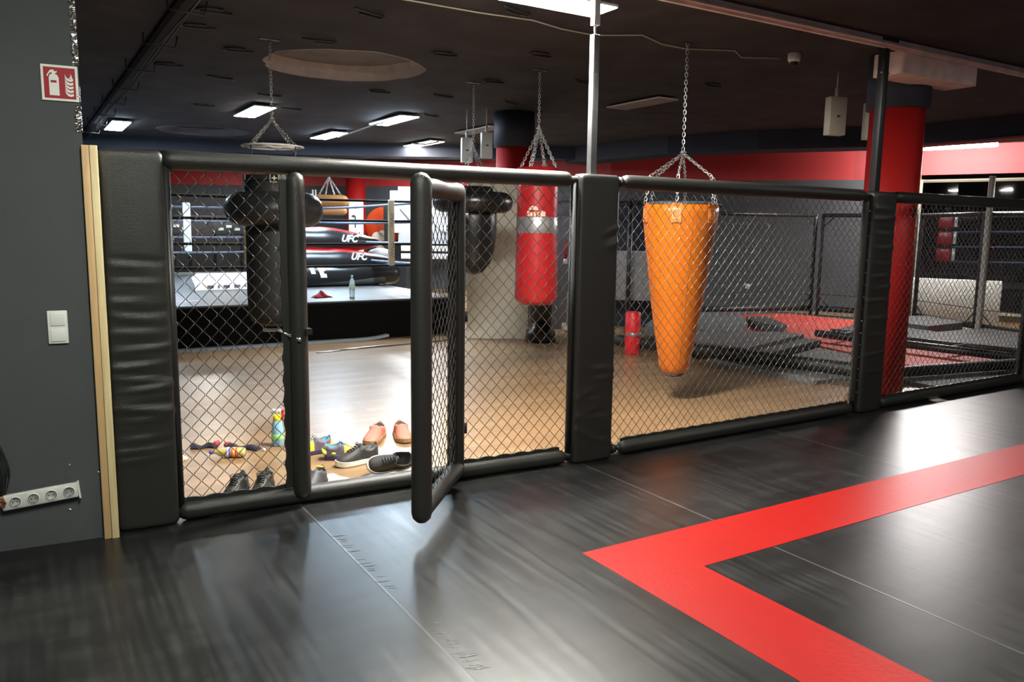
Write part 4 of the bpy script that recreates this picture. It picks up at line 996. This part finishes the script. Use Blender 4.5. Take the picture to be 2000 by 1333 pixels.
b = MB(); b.rbox(-.38, .45, -.03, .03, 0, 2.05, .01); obj('grey_partition', b, mat('mid_grey_panel', (.17, .17, .19), .6), label='grey partition standing behind the red bag', cat='partition', loc=(6.95, 10.15, F_), rz=facing(6.95, 10.15))
t = thing('metal_stand', 'thin pale metal stand beside the grey partition', 'stand'); b = MB(); b.tube([(6.62, 9.2, F_), (6.62, 9.2, 2.0)], .02, 8); obj('upright', b, STEEL, t); b = MB(); b.tube([(6.1, 9.5, 1.86), (6.7, 9.15, 1.88)], .018, 8); obj('crossbar', b, STEEL, t)
# boards left of the orange bag
b = MB(); b.rbox(-.55, .42, -.03, .03, .45, 1.19, .01); obj('grey_board', b, mat('speckled_grey_board', (.32, .32, .33), .7, var=.2, vscale=60), label='light grey board left of the orange bag in the second cage', cat='board', loc=(7.72, 9.3, 0), rz=facing(7.7, 9.3))
b = MB(); b.rbox(-.75, .75, -.06, .06, 0, 2.0, .01); obj('dark_cabinet', b, WALLNAVY, label='dark cabinet behind the light grey board, left of the orange bag', cat='cabinet', loc=(8.0, 10.1, F_), rz=facing(8, 10.1))
t = thing('support_post', 'black steel post with crossbar left of the orange bag', 'post'); b = MB(); b.tube([(7.42, 8.9, F_), (7.42, 8.9, 1.95)], .035, 8); obj('upright', b, STEEL_B, t); b = MB(); b.tube([(6.95, 9.1, 1.86), (7.42, 8.9, 1.86), (8.5, 8.2, 1.86)], .03, 8); obj('crossbar', b, STEEL_B, t)
# red standing extinguisher-like cylinder
t = thing('red_cylinder', 'red cylinder with a grey band standing on the wooden floor left of the orange bag', 'red cylinder', (6.45, 7.62, F_))
b = MB(); b.lathe([(.085, 0), (.095, .012), (.095, .515), (.085, .53), (.02, .532)], seg=28); obj('body', b, mat('bright_red_plastic', (.75, .02, .03), .4), t)
b = MB(); b.lathe([(.0955, .235), (.0975, .237), (.0975, .275), (.0955, .277)], seg=28, M=Matrix.Rotation(.06, 4, 'X')); obj('band', b, SILVER, t)

# ================================================================== SECOND CAGE AND MATS (right)
def zprism(name, pts, z0, z1, m, label, cat, group=None):
    b = MB(); b.prism(pts, z0, z1); return obj(name, b, m, label=label, cat=cat, group=group)
zprism('floor_mat', [(6.95, 7.0), (6.80, 5.18), (7.72, 5.14), (7.70, 4.78), (7.68, 4.44), (11.2, 4.30), (12.4, 6.0), (12.9, 8.0), (12.3, 10.3), (10.2, 11.2), (7.9, 9.0)], F_, .0, GREYFOAM, 'large grey foam mat area under the second cage', 'floor mat')
zprism('red_floor_mat', [(9.9, 10.2), (11.95, 9.75), (12.1, 8.0), (11.5, 5.2), (9.9, 4.95), (8.55, 5.22), (8.75, 6.0), (8.95, 7.0), (8.55, 7.9)], .0, .02, REDFOAM, 'red foam mat area inside the second cage', 'floor mat')
def roll(p, q, r, label):
    b = padded_tube(p, q, r, 20, .02, 5); return obj('padded_beam', b, LEATHER, label=label, cat='padded beam', group='padded beams on the mats')
roll((6.55, 8.0, .075), (7.47, 4.98, .075), .075, 'black padded beam lying along the edge of the grey mats behind the netting')
roll((7.50, 4.90, .07), (10.2, 4.42, .07), .06, 'black padded beam lying across the mats right of the red column')
t = thing('folded_panel', 'black cage panel lying flat on the mats right of the red column', 'fence section', (0, 0, 0))
b = MB()
b.tube([(9.3, 7.1, .12), (9.62, 4.3, .12)], .05, 10); b.tube([(9.75, 7.2, .12), (10.25, 4.3, .12)], .03, 10)
for u in (.1, .35, .6, .85): b.tube([(9.3+.32*u, 7.1-2.8*u, .12), (9.75+.5*u, 7.2-2.9*u, .12)], .025, 8)
obj('frame', b, STEEL_B, t)
def slab(pts, z0, h, m, label, tiltz=0):
    b = MB(); b.prism(pts, z0, z0+h); return obj('foam_slab', b, m, label=label, cat='foam slab', group='loose foam slabs on the second mat area')
slab([(7.5, 8.6), (8.1, 7.55), (8.35, 7.6), (9.1, 8.15), (9.88, 8.97), (9.49, 9.3), (8.3, 9.3)], .02, .14, GREYFOAM, 'light grey foam slab just right of the orange bag')
slab([(6.75, 7.4), (7.05, 6.15), (8.95, 6.75), (8.9, 7.05), (8.0, 7.6)], .02, .075, DARKFOAM, 'dark foam slab, the lower one of the fanned pair behind the netting')
slab([(6.9, 7.5), (7.15, 6.4), (8.85, 6.95), (8.8, 7.25), (8.0, 7.8)], .10, .05, GREYFOAM, 'grey foam slab, the upper one of the fanned pair behind the netting')
slab([(9.95, 8.95), (9.65, 8.6), (9.3, 7.7), (9.6, 7.85), (10.25, 8.75)], .02, .12, DARKFOAM, 'dark pointed foam slab lying on the red mat')
slab([(9.7, 7.25), (9.9, 6.75), (11.1, 6.2), (11.5, 7.2), (10.8, 7.6)], .02, .08, DARKFOAM, 'dark foam slab at the right side of the red mat')
slab([(10.1, 6.45), (10.55, 4.5), (12.2, 4.4), (12.3, 6.4)], .02, .10, GREYFOAM, 'pale grey foam slab right of the red column by the far cage')
slab([(11.3, 6.7), (12.3, 6.75), (12.9, 7.6), (11.5, 7.9)], .02, .14, GREYFOAM, 'pale grey foam slab beneath the white panel')
def far_panel(p, q, label, dw=.085, dh=.09, z1=1.84, bright=False, zb=.12, braces=True):
    P, Q = Vector((*p, 0)), Vector((*q, 0)); d = Q-P; L_ = d.length
    t = thing('fence_section', label, 'fence section', P, math.atan2(d.y, d.x), 'panels of the second cage')
    b = MB()
    for x in (0, L_): b.rbox(x-.025, x+.025, -.025, .025, F_+.04, z1, .004)
    if braces:
        for x, s_ in ((0, 1), (L_, -1)):
            b.tube([(x, 0, z1-.25), (x+s_*.22, 0, z1-.03)], .010, 6); b.tube([(x, 0, zb+.22), (x+s_*.22, 0, zb+.02)], .010, 6)
    b.tube([(0, 0, .38), (L_, 0, .38)], .006, 6)
    obj('frame', b, STEEL_B, t)
    b = MB(); b.tube([(0, 0, z1-.03), (L_, 0, z1-.03)], .035, 10); obj('top_rail', b, LEATHER if not bright else mat('pale_rail', (.40, .38, .33), .4), t)
    b = MB(); b.tube([(0, 0, zb), (L_, 0, zb)], .05, 10); obj('bottom_rail', b, LEATHER, t)
    obj('chain_link_netting', chain_link(.02, L_-.02, zb, z1-.04, lambda x: 0., dw, dh, .0028), WIRE, t)
far_panel((9.2, 10.55), (12.35, 9.60), 'far cage panel against the grey wall, left of its double post')
far_panel((12.42, 9.50), (12.95, 8.05), 'far cage panel right of the double post by the padded post')
far_panel((12.95, 7.95), (12.38, 6.62), 'far cage panel in front of the low white board')
far_panel((12.30, 6.50), (11.9, 4.3), 'far cage panel at the right edge of the photo')
b = MB(); b.rbox(12.20, 12.27, 6.45, 6.52, F_+.04, 2.36, .01); obj('cage_post', b, mat('lit_pale_post', (.55, .53, .47), .35), label='pale upright post of the second cage, leaning in the light', cat='post')  # light falling on the post is put into its pale colour
b = MB(); b.rbox(-1.0, .95, -.03, .03, F_, .74, .01); obj('backing_board', b, mat('white_panel_paint', (.72, .71, .66), .5), label='low white board behind the far cage, right of the red column', cat='board', loc=(13.5, 7.9, 0), rz=math.radians(-65))  # the board's own white
# wall socket and hanging bottle on grey wall
b = MB(); b.rbox(-.045, .045, -.02, .0, -.045, .045, .004); obj('wall_socket', b, WHITE, label='small white socket on the far grey wall', cat='power socket', loc=(12.33, 11.1, .42), rz=math.radians(-51))
t = thing('hanging_tag', 'pale tag hanging on the far grey wall right of the orange bag', 'tag', (11.28, 12.35, 1.25), math.radians(-51))
b = MB(); b.rbox(-.06, .06, -.03, 0, -.18, .05, .01); obj('tag_body', b, STEEL, t)
b = MB(); b.tube([(0, -.01, .04), (0, -.01, .25)], .012, 6); obj('hook', b, WHITE, t)

# ================================================================== NEXT ROOM (behind the window)
def in_room(x, y): return facing(x, y)
t = thing('ring_corner', 'red corner cushions with white tape behind the window, beside the red column', 'ring corner', (16.1, 9.35, .5), in_room(16, 9.3))
for k in range(3):
    b = MB(); b.rbox(-.16, .12, -.06, .06, .45+k*.34, .72+k*.34, .03); obj('cushion', b, REDBAG, t)
    b = MB(); b.rbox(.13, .19, -.08, .04, .47+k*.34, .72+k*.34, .01); obj('white_tape', b, WHITE, t)
b = MB(); b.tube([(0, 0, 0), (0, 0, 1.55)], .05, 10); obj('post', b, STEEL_B, t)
b = MB()
for z in (.45, .75, 1.05, 1.35): b.tube([(.1, 0, z), (1.9, -.2, z+.03)], .02, 6)
objs('rope', b, MATS['blue_grey_rope_cover'], t)
b = MB(); b.lathe([(.22, 0), (.22, 2.7)], seg=28); obj('round_column', b, REDCOL, label='red round column in the next room behind the window', cat='column', loc=(19.2, 8.3, F_))
t = thing('poster', 'yellowish poster beside a white curl behind the window', 'poster', (19.6, 7.2, 0), in_room(19.6, 7.2))
b = MB(); b.box(-.30, -.02, -.01, .01, 1.15, 1.85); obj('sheet', b, mat('olive_print', (.35, .33, .15), .6), t)
b = MB(); b.tube([(.12, 0, 1.85), (.06, 0, 1.6), (.14, 0, 1.4), (.05, 0, 1.15), (.12, 0, .95), (.05, 0, .8)], .035, 8); obj('white_curl', b, mat('bluish_white', (.6, .65, .8), .4), t)
b = MB(); b.box(-.30, 0, -.012, -.008, 1.05, 1.13); obj('red_line', b, REDBAG, t)
t = thing('coat_rack', 'small white and pink clutter hanging in the room behind the window', 'clutter', (17.0, 8.1, 0), in_room(17, 8.1))
b = MB(); b.sphere((0, 0, 1.75), .07, 10); b.tube([(0, 0, 1.7), (.02, 0, 1.45), (-.03, 0, 1.3)], .04, 8); obj('white_piece', b, WHITE, t)
b = MB(); b.sphere((-.1, 0, 1.5), .05, 10); b.tube([(-.1, 0, 1.3), (.1, 0, 1.28)], .03, 8); obj('pink_piece', b, mat('pink_cloth', (.6, .15, .25), .7), t)
b = MB()
b.box(15.9, 18.2, 6.3, 9.8, F_, .5)
obj('ring_platform', b, mat('dim_blue_grey', (.06, .065, .08), .5), label='dim ring platform in the next room behind the window', cat='ring platform')
for i, (x, y, l) in enumerate(((17.3, 8.2, 'pale hanging box left in the room behind the window'), (16.9, 7.0, 'pale hanging box right in the room behind the window'))):
    t = thing('hanging_box', l, 'hanging box', (x, y, 0), in_room(x, y)); b = MB(); b.rbox(-.10, .10, -.08, .08, 2.32, 2.86, .01); obj('casing', b, WHITE, t); b = MB(); b.tube([(0, 0, 2.85), (0, 0, 3.1)], .02, 6); obj('hanger', b, STEEL, t)

# ================================================================== SHOES
def shoe(name, label, toe, heel, pal, H=.105, width=.098, laces=True, collar=.42, low=False, group=None, roll_=0.0, zoff=0.0, L_=None, sole_h=.03):
    tx, ty = toe; hx, hy = heel; d = Vector((tx-hx, ty-hy, 0)); L_ = L_ or d.length
    t = thing(name, label, 'shoe', (hx, hy, F_+zoff), math.atan2(d.y, d.x), group)
    if roll_: t.rotation_euler = (roll_, 0, math.atan2(d.y, d.x))
    n = 22; upper, sole_c, lining, lace_c = pal[:4]; acc = pal[4] if len(pal) > 4 else upper
    def wd(u): return width/2*(.70+.30*min(1, u/.25) if u < .25 else 1)*(1-.12*math.exp(-((u-.42)/.12)**2)) * (1.0 if u < .72 else math.sqrt(max(0.0, 1-((u-.72)/.285)**2)))*(1 if u > .04 else .78+5.5*u)
    def ht(u):
        if u < collar: return H*(1.0-.22*math.sin(min(1, u/collar)*PI)) if not low else H*(.62+.2*u)
        v = (u-collar)/(1-collar); return H*((1.04-.60*v**.8) if not low else .95-.42*v**1.2)*(1 if v < .9 else 1-.35*(v-.9)/.1)
    # sole
    b = MB(); vs = []
    for i in range(n+1):
        u = i/n; w_ = max(.006, wd(u))+.004; zs = .010*max(0, (u-.75)/.25)**2
        for x_, z_ in ((-w_*.92, zs), (-w_, zs+.008), (-w_, sole_h+zs), (w_, sole_h+zs), (w_, zs+.008), (w_*.92, zs)): vs.append((u*L_, x_, z_))
    b.add(vs, [(i*6+k, i*6+(k+1) % 6, (i+1)*6+(k+1) % 6, (i+1)*6+k) for i in range(n) for k in range(6)]+[tuple(range(6)), tuple(reversed(range(n*6, n*6+6)))], 0, False)
    so = obj('sole', b, sole_c, t)
    # upper with an open collar
    b = MB(); vs = []; K = 13; o_u = .06 if not low else .03
    for i in range(n+1):
        u = i/n; w_ = max(.004, wd(u)); h = ht(u); zs = sole_h-.004
        open_ = (u > o_u and u < collar)
        for k in range(K):
            a = PI*k/(K-1); cx_ = -math.cos(a)
            if not open_:
                vs.append((u*L_, cx_*w_*(1-.10*math.sin(a)), zs+(h-zs)*math.sin(a)**.75))
            else:
                e = min(1, (u-o_u)/.05, (collar-u)/.05)
                kk = k if k <= K//2 else K-1-k; sg = -1 if k <= K//2 else 1
                if kk <= 3: fx = 1-.14*(kk/3); fz = (kk/3)
                elif kk == 4: fx = .74; fz = .96-.15*e
                elif kk == 5: fx = .62; fz = 1-.75*e
                else: fx = 0; fz = 1-.85*e
                vs.append((u*L_, sg*w_*fx, zs+(h-zs)*fz))
    o = len(b.v); b.add(vs, [], 0)
    for i in range(n):
        u = (i+.5)/n
        for k in range(K-1):
            inner = (o_u < u < collar) and 4 <= k <= K-6
            mi = 1 if inner else (2 if (acc is not upper and (u > .48) and not inner) else 0)
            b.f.append([i*K+k, i*K+k+1, (i+1)*K+k+1, (i+1)*K+k]); b.m.append(mi); b.sm.append(True)
    b.f.append(list(range(K))); b.m.append(0); b.sm.append(False); b.f.append(list(reversed(range(n*K, n*K+K)))); b.m.append(0); b.sm.append(False)
    up = obj('upper', b, [upper, lining, acc], t)
    if laces:
        b = MB()
        for k in range(5):
            u = collar+.02+k*.055; z = ht(u)+.003; w_ = wd(u)*.42
            b.tube([(u*L_, -w_, z-.006), ((u+.015)*L_, 0, z), ((u+.03)*L_, w_, z-.006)], .003, 6)
            b.tube([((u+.03)*L_, -w_, z-.006), ((u+.015)*L_, 0, z+.002), (u*L_, w_, z-.006)], .003, 6)
        for s_ in (-1, 1): b.tube([((collar+.02)*L_, 0, ht(collar+.02)+.004), ((collar+.0)*L_, s_*.02, H+.012), ((collar+.05)*L_, s_*.038, H-.0), ((collar+.02)*L_, s_*.02, H+.0)], .0025, 6)
        obj('laces', b, lace_c, t)
        b = MB(); b.tube([((collar+.16)*L_, 0, ht(collar+.16)-.008), ((collar+.04)*L_, 0, ht(collar+.04)-.004), ((collar-.04)*L_, 0, H+.004)], [.006, .007, .005], 8, cap='round'); b.v = [(x, y*2.6, z) for x, y, z in b.v]; b.v = [(x, y, z) for x, y, z in b.v]; obj('tongue', b, lining, t)
    return t
def cm(n, c, r=.6): return mat(n, c, r, bump=.2, bscale=120, var=.08)
black_m = cm('black_mesh_fabric', (.022, .020, .020)); white_s = cm('white_foam_sole', (.80, .78, .70), .5); blk_s = cm('black_rubber', (.015, .015, .015))
salm = cm('salmon_clog_rubber', (.42, .13, .09), .6); tan_s = cm('tan_clog_sole', (.28, .17, .08), .6); dkl = cm('dark_lining', (.03, .03, .025), .8)
blue_l = cm('bright_blue_lining', (.03, .35, .55)); lime = cm('lime_heel', (.45, .62, .06)); yel = cm('yellow_orange_toe', (.85, .50, .03)); greyp = cm('grey_purple_mesh', (.11, .09, .12)); purp = cm('dark_purple_sole', (.045, .03, .09))
shoe('clog', 'salmon pink clog, left of its pair, furthest shoes from the fence', (2.00, 5.17), (2.20, 5.44), (salm, tan_s, dkl, salm), H=.105, width=.12, laces=False, collar=.40, group='salmon clogs')
shoe('clog', 'salmon pink clog, right of its pair, toe pointing at the viewer', (2.255, 5.10), (2.345, 5.42), (salm, tan_s, dkl, salm), H=.105, width=.12, laces=False, collar=.38, group='salmon clogs')
t = shoe('running_shoe', 'colourful yellow and lime running shoe half hidden by the door post pad', (1.475, 5.18), (1.73, 5.20), (greyp, purp, blue_l, cm('grey_lace', (.45, .4, .38)), yel), H=.115, group='colourful running shoes')
def heel_counter(t, L_, m):
    b = MB(); b.tube([(.0, -.030, .05), (-.004, 0, .06), (.0, .030, .05)], [.016, .022, .016], 8, cap='round'); b.sphere((.02, 0, .045), .036, 14, 0, .8); b.sphere((.06, -.03, .045), .022, 10, 0, .7); obj('heel_counter', b, m, t)
heel_counter(t, .27, lime)
t = shoe('running_shoe', 'colourful yellow-toed running shoe standing behind the black shoe with white sole', (1.875, 4.93), (1.635, 5.02), (greyp, purp, blue_l, cm('grey_lace', (.45, .4, .38)), yel), H=.115, group='colourful running shoes'); heel_counter(t, .27, lime)
t = shoe('sneaker', 'black sneaker with thick white sole standing upright in the doorway', (1.635, 4.80), (1.925, 4.84), (black_m, white_s, cm('grey_mesh_lining', (.10, .10, .12)), cm('dark_lace', (.03, .03, .04))), H=.125, width=.11, group='black sneakers with white soles', sole_h=.036)
t = shoe('sneaker', 'black sneaker with white sole tipped on its side against the fence', (1.745, 4.56), (2.03, 4.53), (black_m, white_s, dkl, cm('dark_lace', (.03, .03, .04))), H=.12, width=.11, group='black sneakers with white soles', roll_=-1.0, zoff=.052, sole_h=.036)
t = shoe('ankle_shoe', 'dark grey shoe with a yellow mark, close to the doorway post pad', (1.36, 4.44), (1.47, 4.56), (cm('charcoal_fabric', (.05, .05, .055)), blk_s, dkl, blk_s), H=.11, width=.09, laces=False, L_=.22)
b = MB(); b.rbox(.03, .05, -.02, .02, .104, .112, .003); obj('yellow_mark', b, yel, t)
olive = cm('black_olive_leather', (.012, .013, .010), .5)
shoe('leather_shoe', 'black laced shoe behind the netting, left of its pair', (.90, 4.46), (1.03, 4.68), (olive, blk_s, dkl, blk_s), H=.11, L_=.28, group='black laced shoes behind the netting')
shoe('leather_shoe', 'black laced shoe behind the netting, right of its pair', (1.05, 4.43), (1.17, 4.66), (olive, blk_s, dkl, blk_s), H=.11, L_=.28, group='black laced shoes behind the netting')
# small things on the wooden floor behind the left netting
t = thing('spray_bottle', 'clear spray bottle with blue liquid, yellow neck and red trigger', 'spray bottle', (1.455, 5.50, F_), -.5)
b = MB(); b.lathe([(.035, 0), (.042, .012), (.042, .09), (.036, .15), (.026, .19), (.017, .205)], seg=24); obj('bottle', b, mat('pale_blue_plastic', (.35, .65, .85), .2, trans=.35), t)
b = MB(); b.lathe([(.0425, .05), (.0435, .052), (.0435, .085), (.0425, .087)], seg=24); obj('label_band', b, mat('bright_green_label', (.35, .75, .25), .5), t)
b = MB(); b.lathe([(.026, .178), (.029, .185), (.027, .215), (.018, .225)], seg=20); obj('collar', b, mat('bright_yellow', (.80, .65, .02), .4), t)
b = MB(); b.rbox(-.045, .03, -.012, .012, .235, .262, .006); b.tube([(0, 0, .22), (0, 0, .245)], .012, 10); obj('head', b, WHITE, t)
b = MB(); b.tube([(.03, 0, .245), (.042, 0, .225), (.034, 0, .195)], .009, 8, cap='round'); b.tube([(.03, 0, .25), (.05, 0, .25)], .01, 8); obj('trigger', b, mat('red_trigger', (.7, .03, .05), .4), t)
t = thing('drink_bottle', 'drink bottle with a striped orange and blue label lying on its side', 'bottle', (1.00, 5.42, F_+.034), math.atan2(-.11, .20))
b = MB(); b.tube([(-.0, 0, 0), (.02, 0, 0), (.05, 0, 0), (.09, 0, 0), (.20, 0, 0), (.215, 0, 0)], [.012, .013, .028, .033, .033, .026], 20); obj('body', b, mat('yellow_tinted_plastic', (.80, .72, .30), .15, trans=.5), t)
for k, (x0_, x1_, c) in enumerate(((.095, .115, (.7, .7, .75)), (.115, .130, (.25, .15, .6)), (.130, .155, (.85, .35, .05)), (.155, .17, (.75, .12, .05)))):
    b = MB(); b.tube([(x0_, 0, 0), (x1_, 0, 0)], .0338, 20); obj('label_band', b, mat('label_%d' % k, c, .5), t)
b = MB(); b.tube([(-.018, 0, 0), (.004, 0, 0)], .014, 14); obj('cap', b, mat('blue_cap', (.12, .08, .45), .4), t)
def wrap_roll(p, q, label, red_end):
    d = Vector((q[0]-p[0], q[1]-p[1], 0)); t = thing('hand_wrap', label, 'hand wrap', (p[0], p[1], F_), math.atan2(d.y, d.x))
    b = MB(); n = 12; vs = []; rr = random.Random(len(label))
    for i in range(n+1):
        u = i/n; h = .026+.010*math.sin(u*9+1)+.004*rr.random(); w_ = .030+.008*math.sin(u*7)
        for k in range(8):
            a = PI*k/7; vs.append((u*d.length, -math.cos(a)*w_+.006*math.sin(u*12), max(0, math.sin(a))*h))
    b.add(vs, [(i*8+k, i*8+k+1, (i+1)*8+k+1, (i+1)*8+k) for i in range(n) for k in range(7)]+[(i*8+7, i*8, (i+1)*8, (i+1)*8+7) for i in range(n)], 0, True); b.add(vs[:8], [tuple(range(8))]); b.add(vs[-8:], [tuple(reversed(range(8)))])
    obj('roll', b, cm('black_navy_cloth', (.018, .017, .030), .9), t)
    b = MB(); x_ = d.length if red_end else 0; b.sphere((x_, 0, .022), .022, 10); b.sphere((x_+.012, .01, .03), .014, 8); obj('end_loop', b, cm('dull_red_cloth', (.35, .04, .05), .8), t)
wrap_roll((.91, 5.70), (1.07, 5.66), 'dark hand wrap on the wooden floor, the left one behind the netting', True)
wrap_roll((1.13, 5.60), (1.31, 5.44), 'dark hand wrap on the wooden floor behind the lying drink bottle', False)
crumple('crumpled_paper', .80, 5.44, F_, .035, .06, mat('cream_paper', (.7, .62, .45), .8), 'crumpled cream paper at the edge of the first padded post', 'crumpled paper', 8, 1.1)
b = MB(); b.sphere((1.335, 5.40, F_+.012), .012, 10); obj('bottle_cap', b, WHITE, label='small white cap on the wooden floor right of the lying drink bottle', cat='bottle cap')
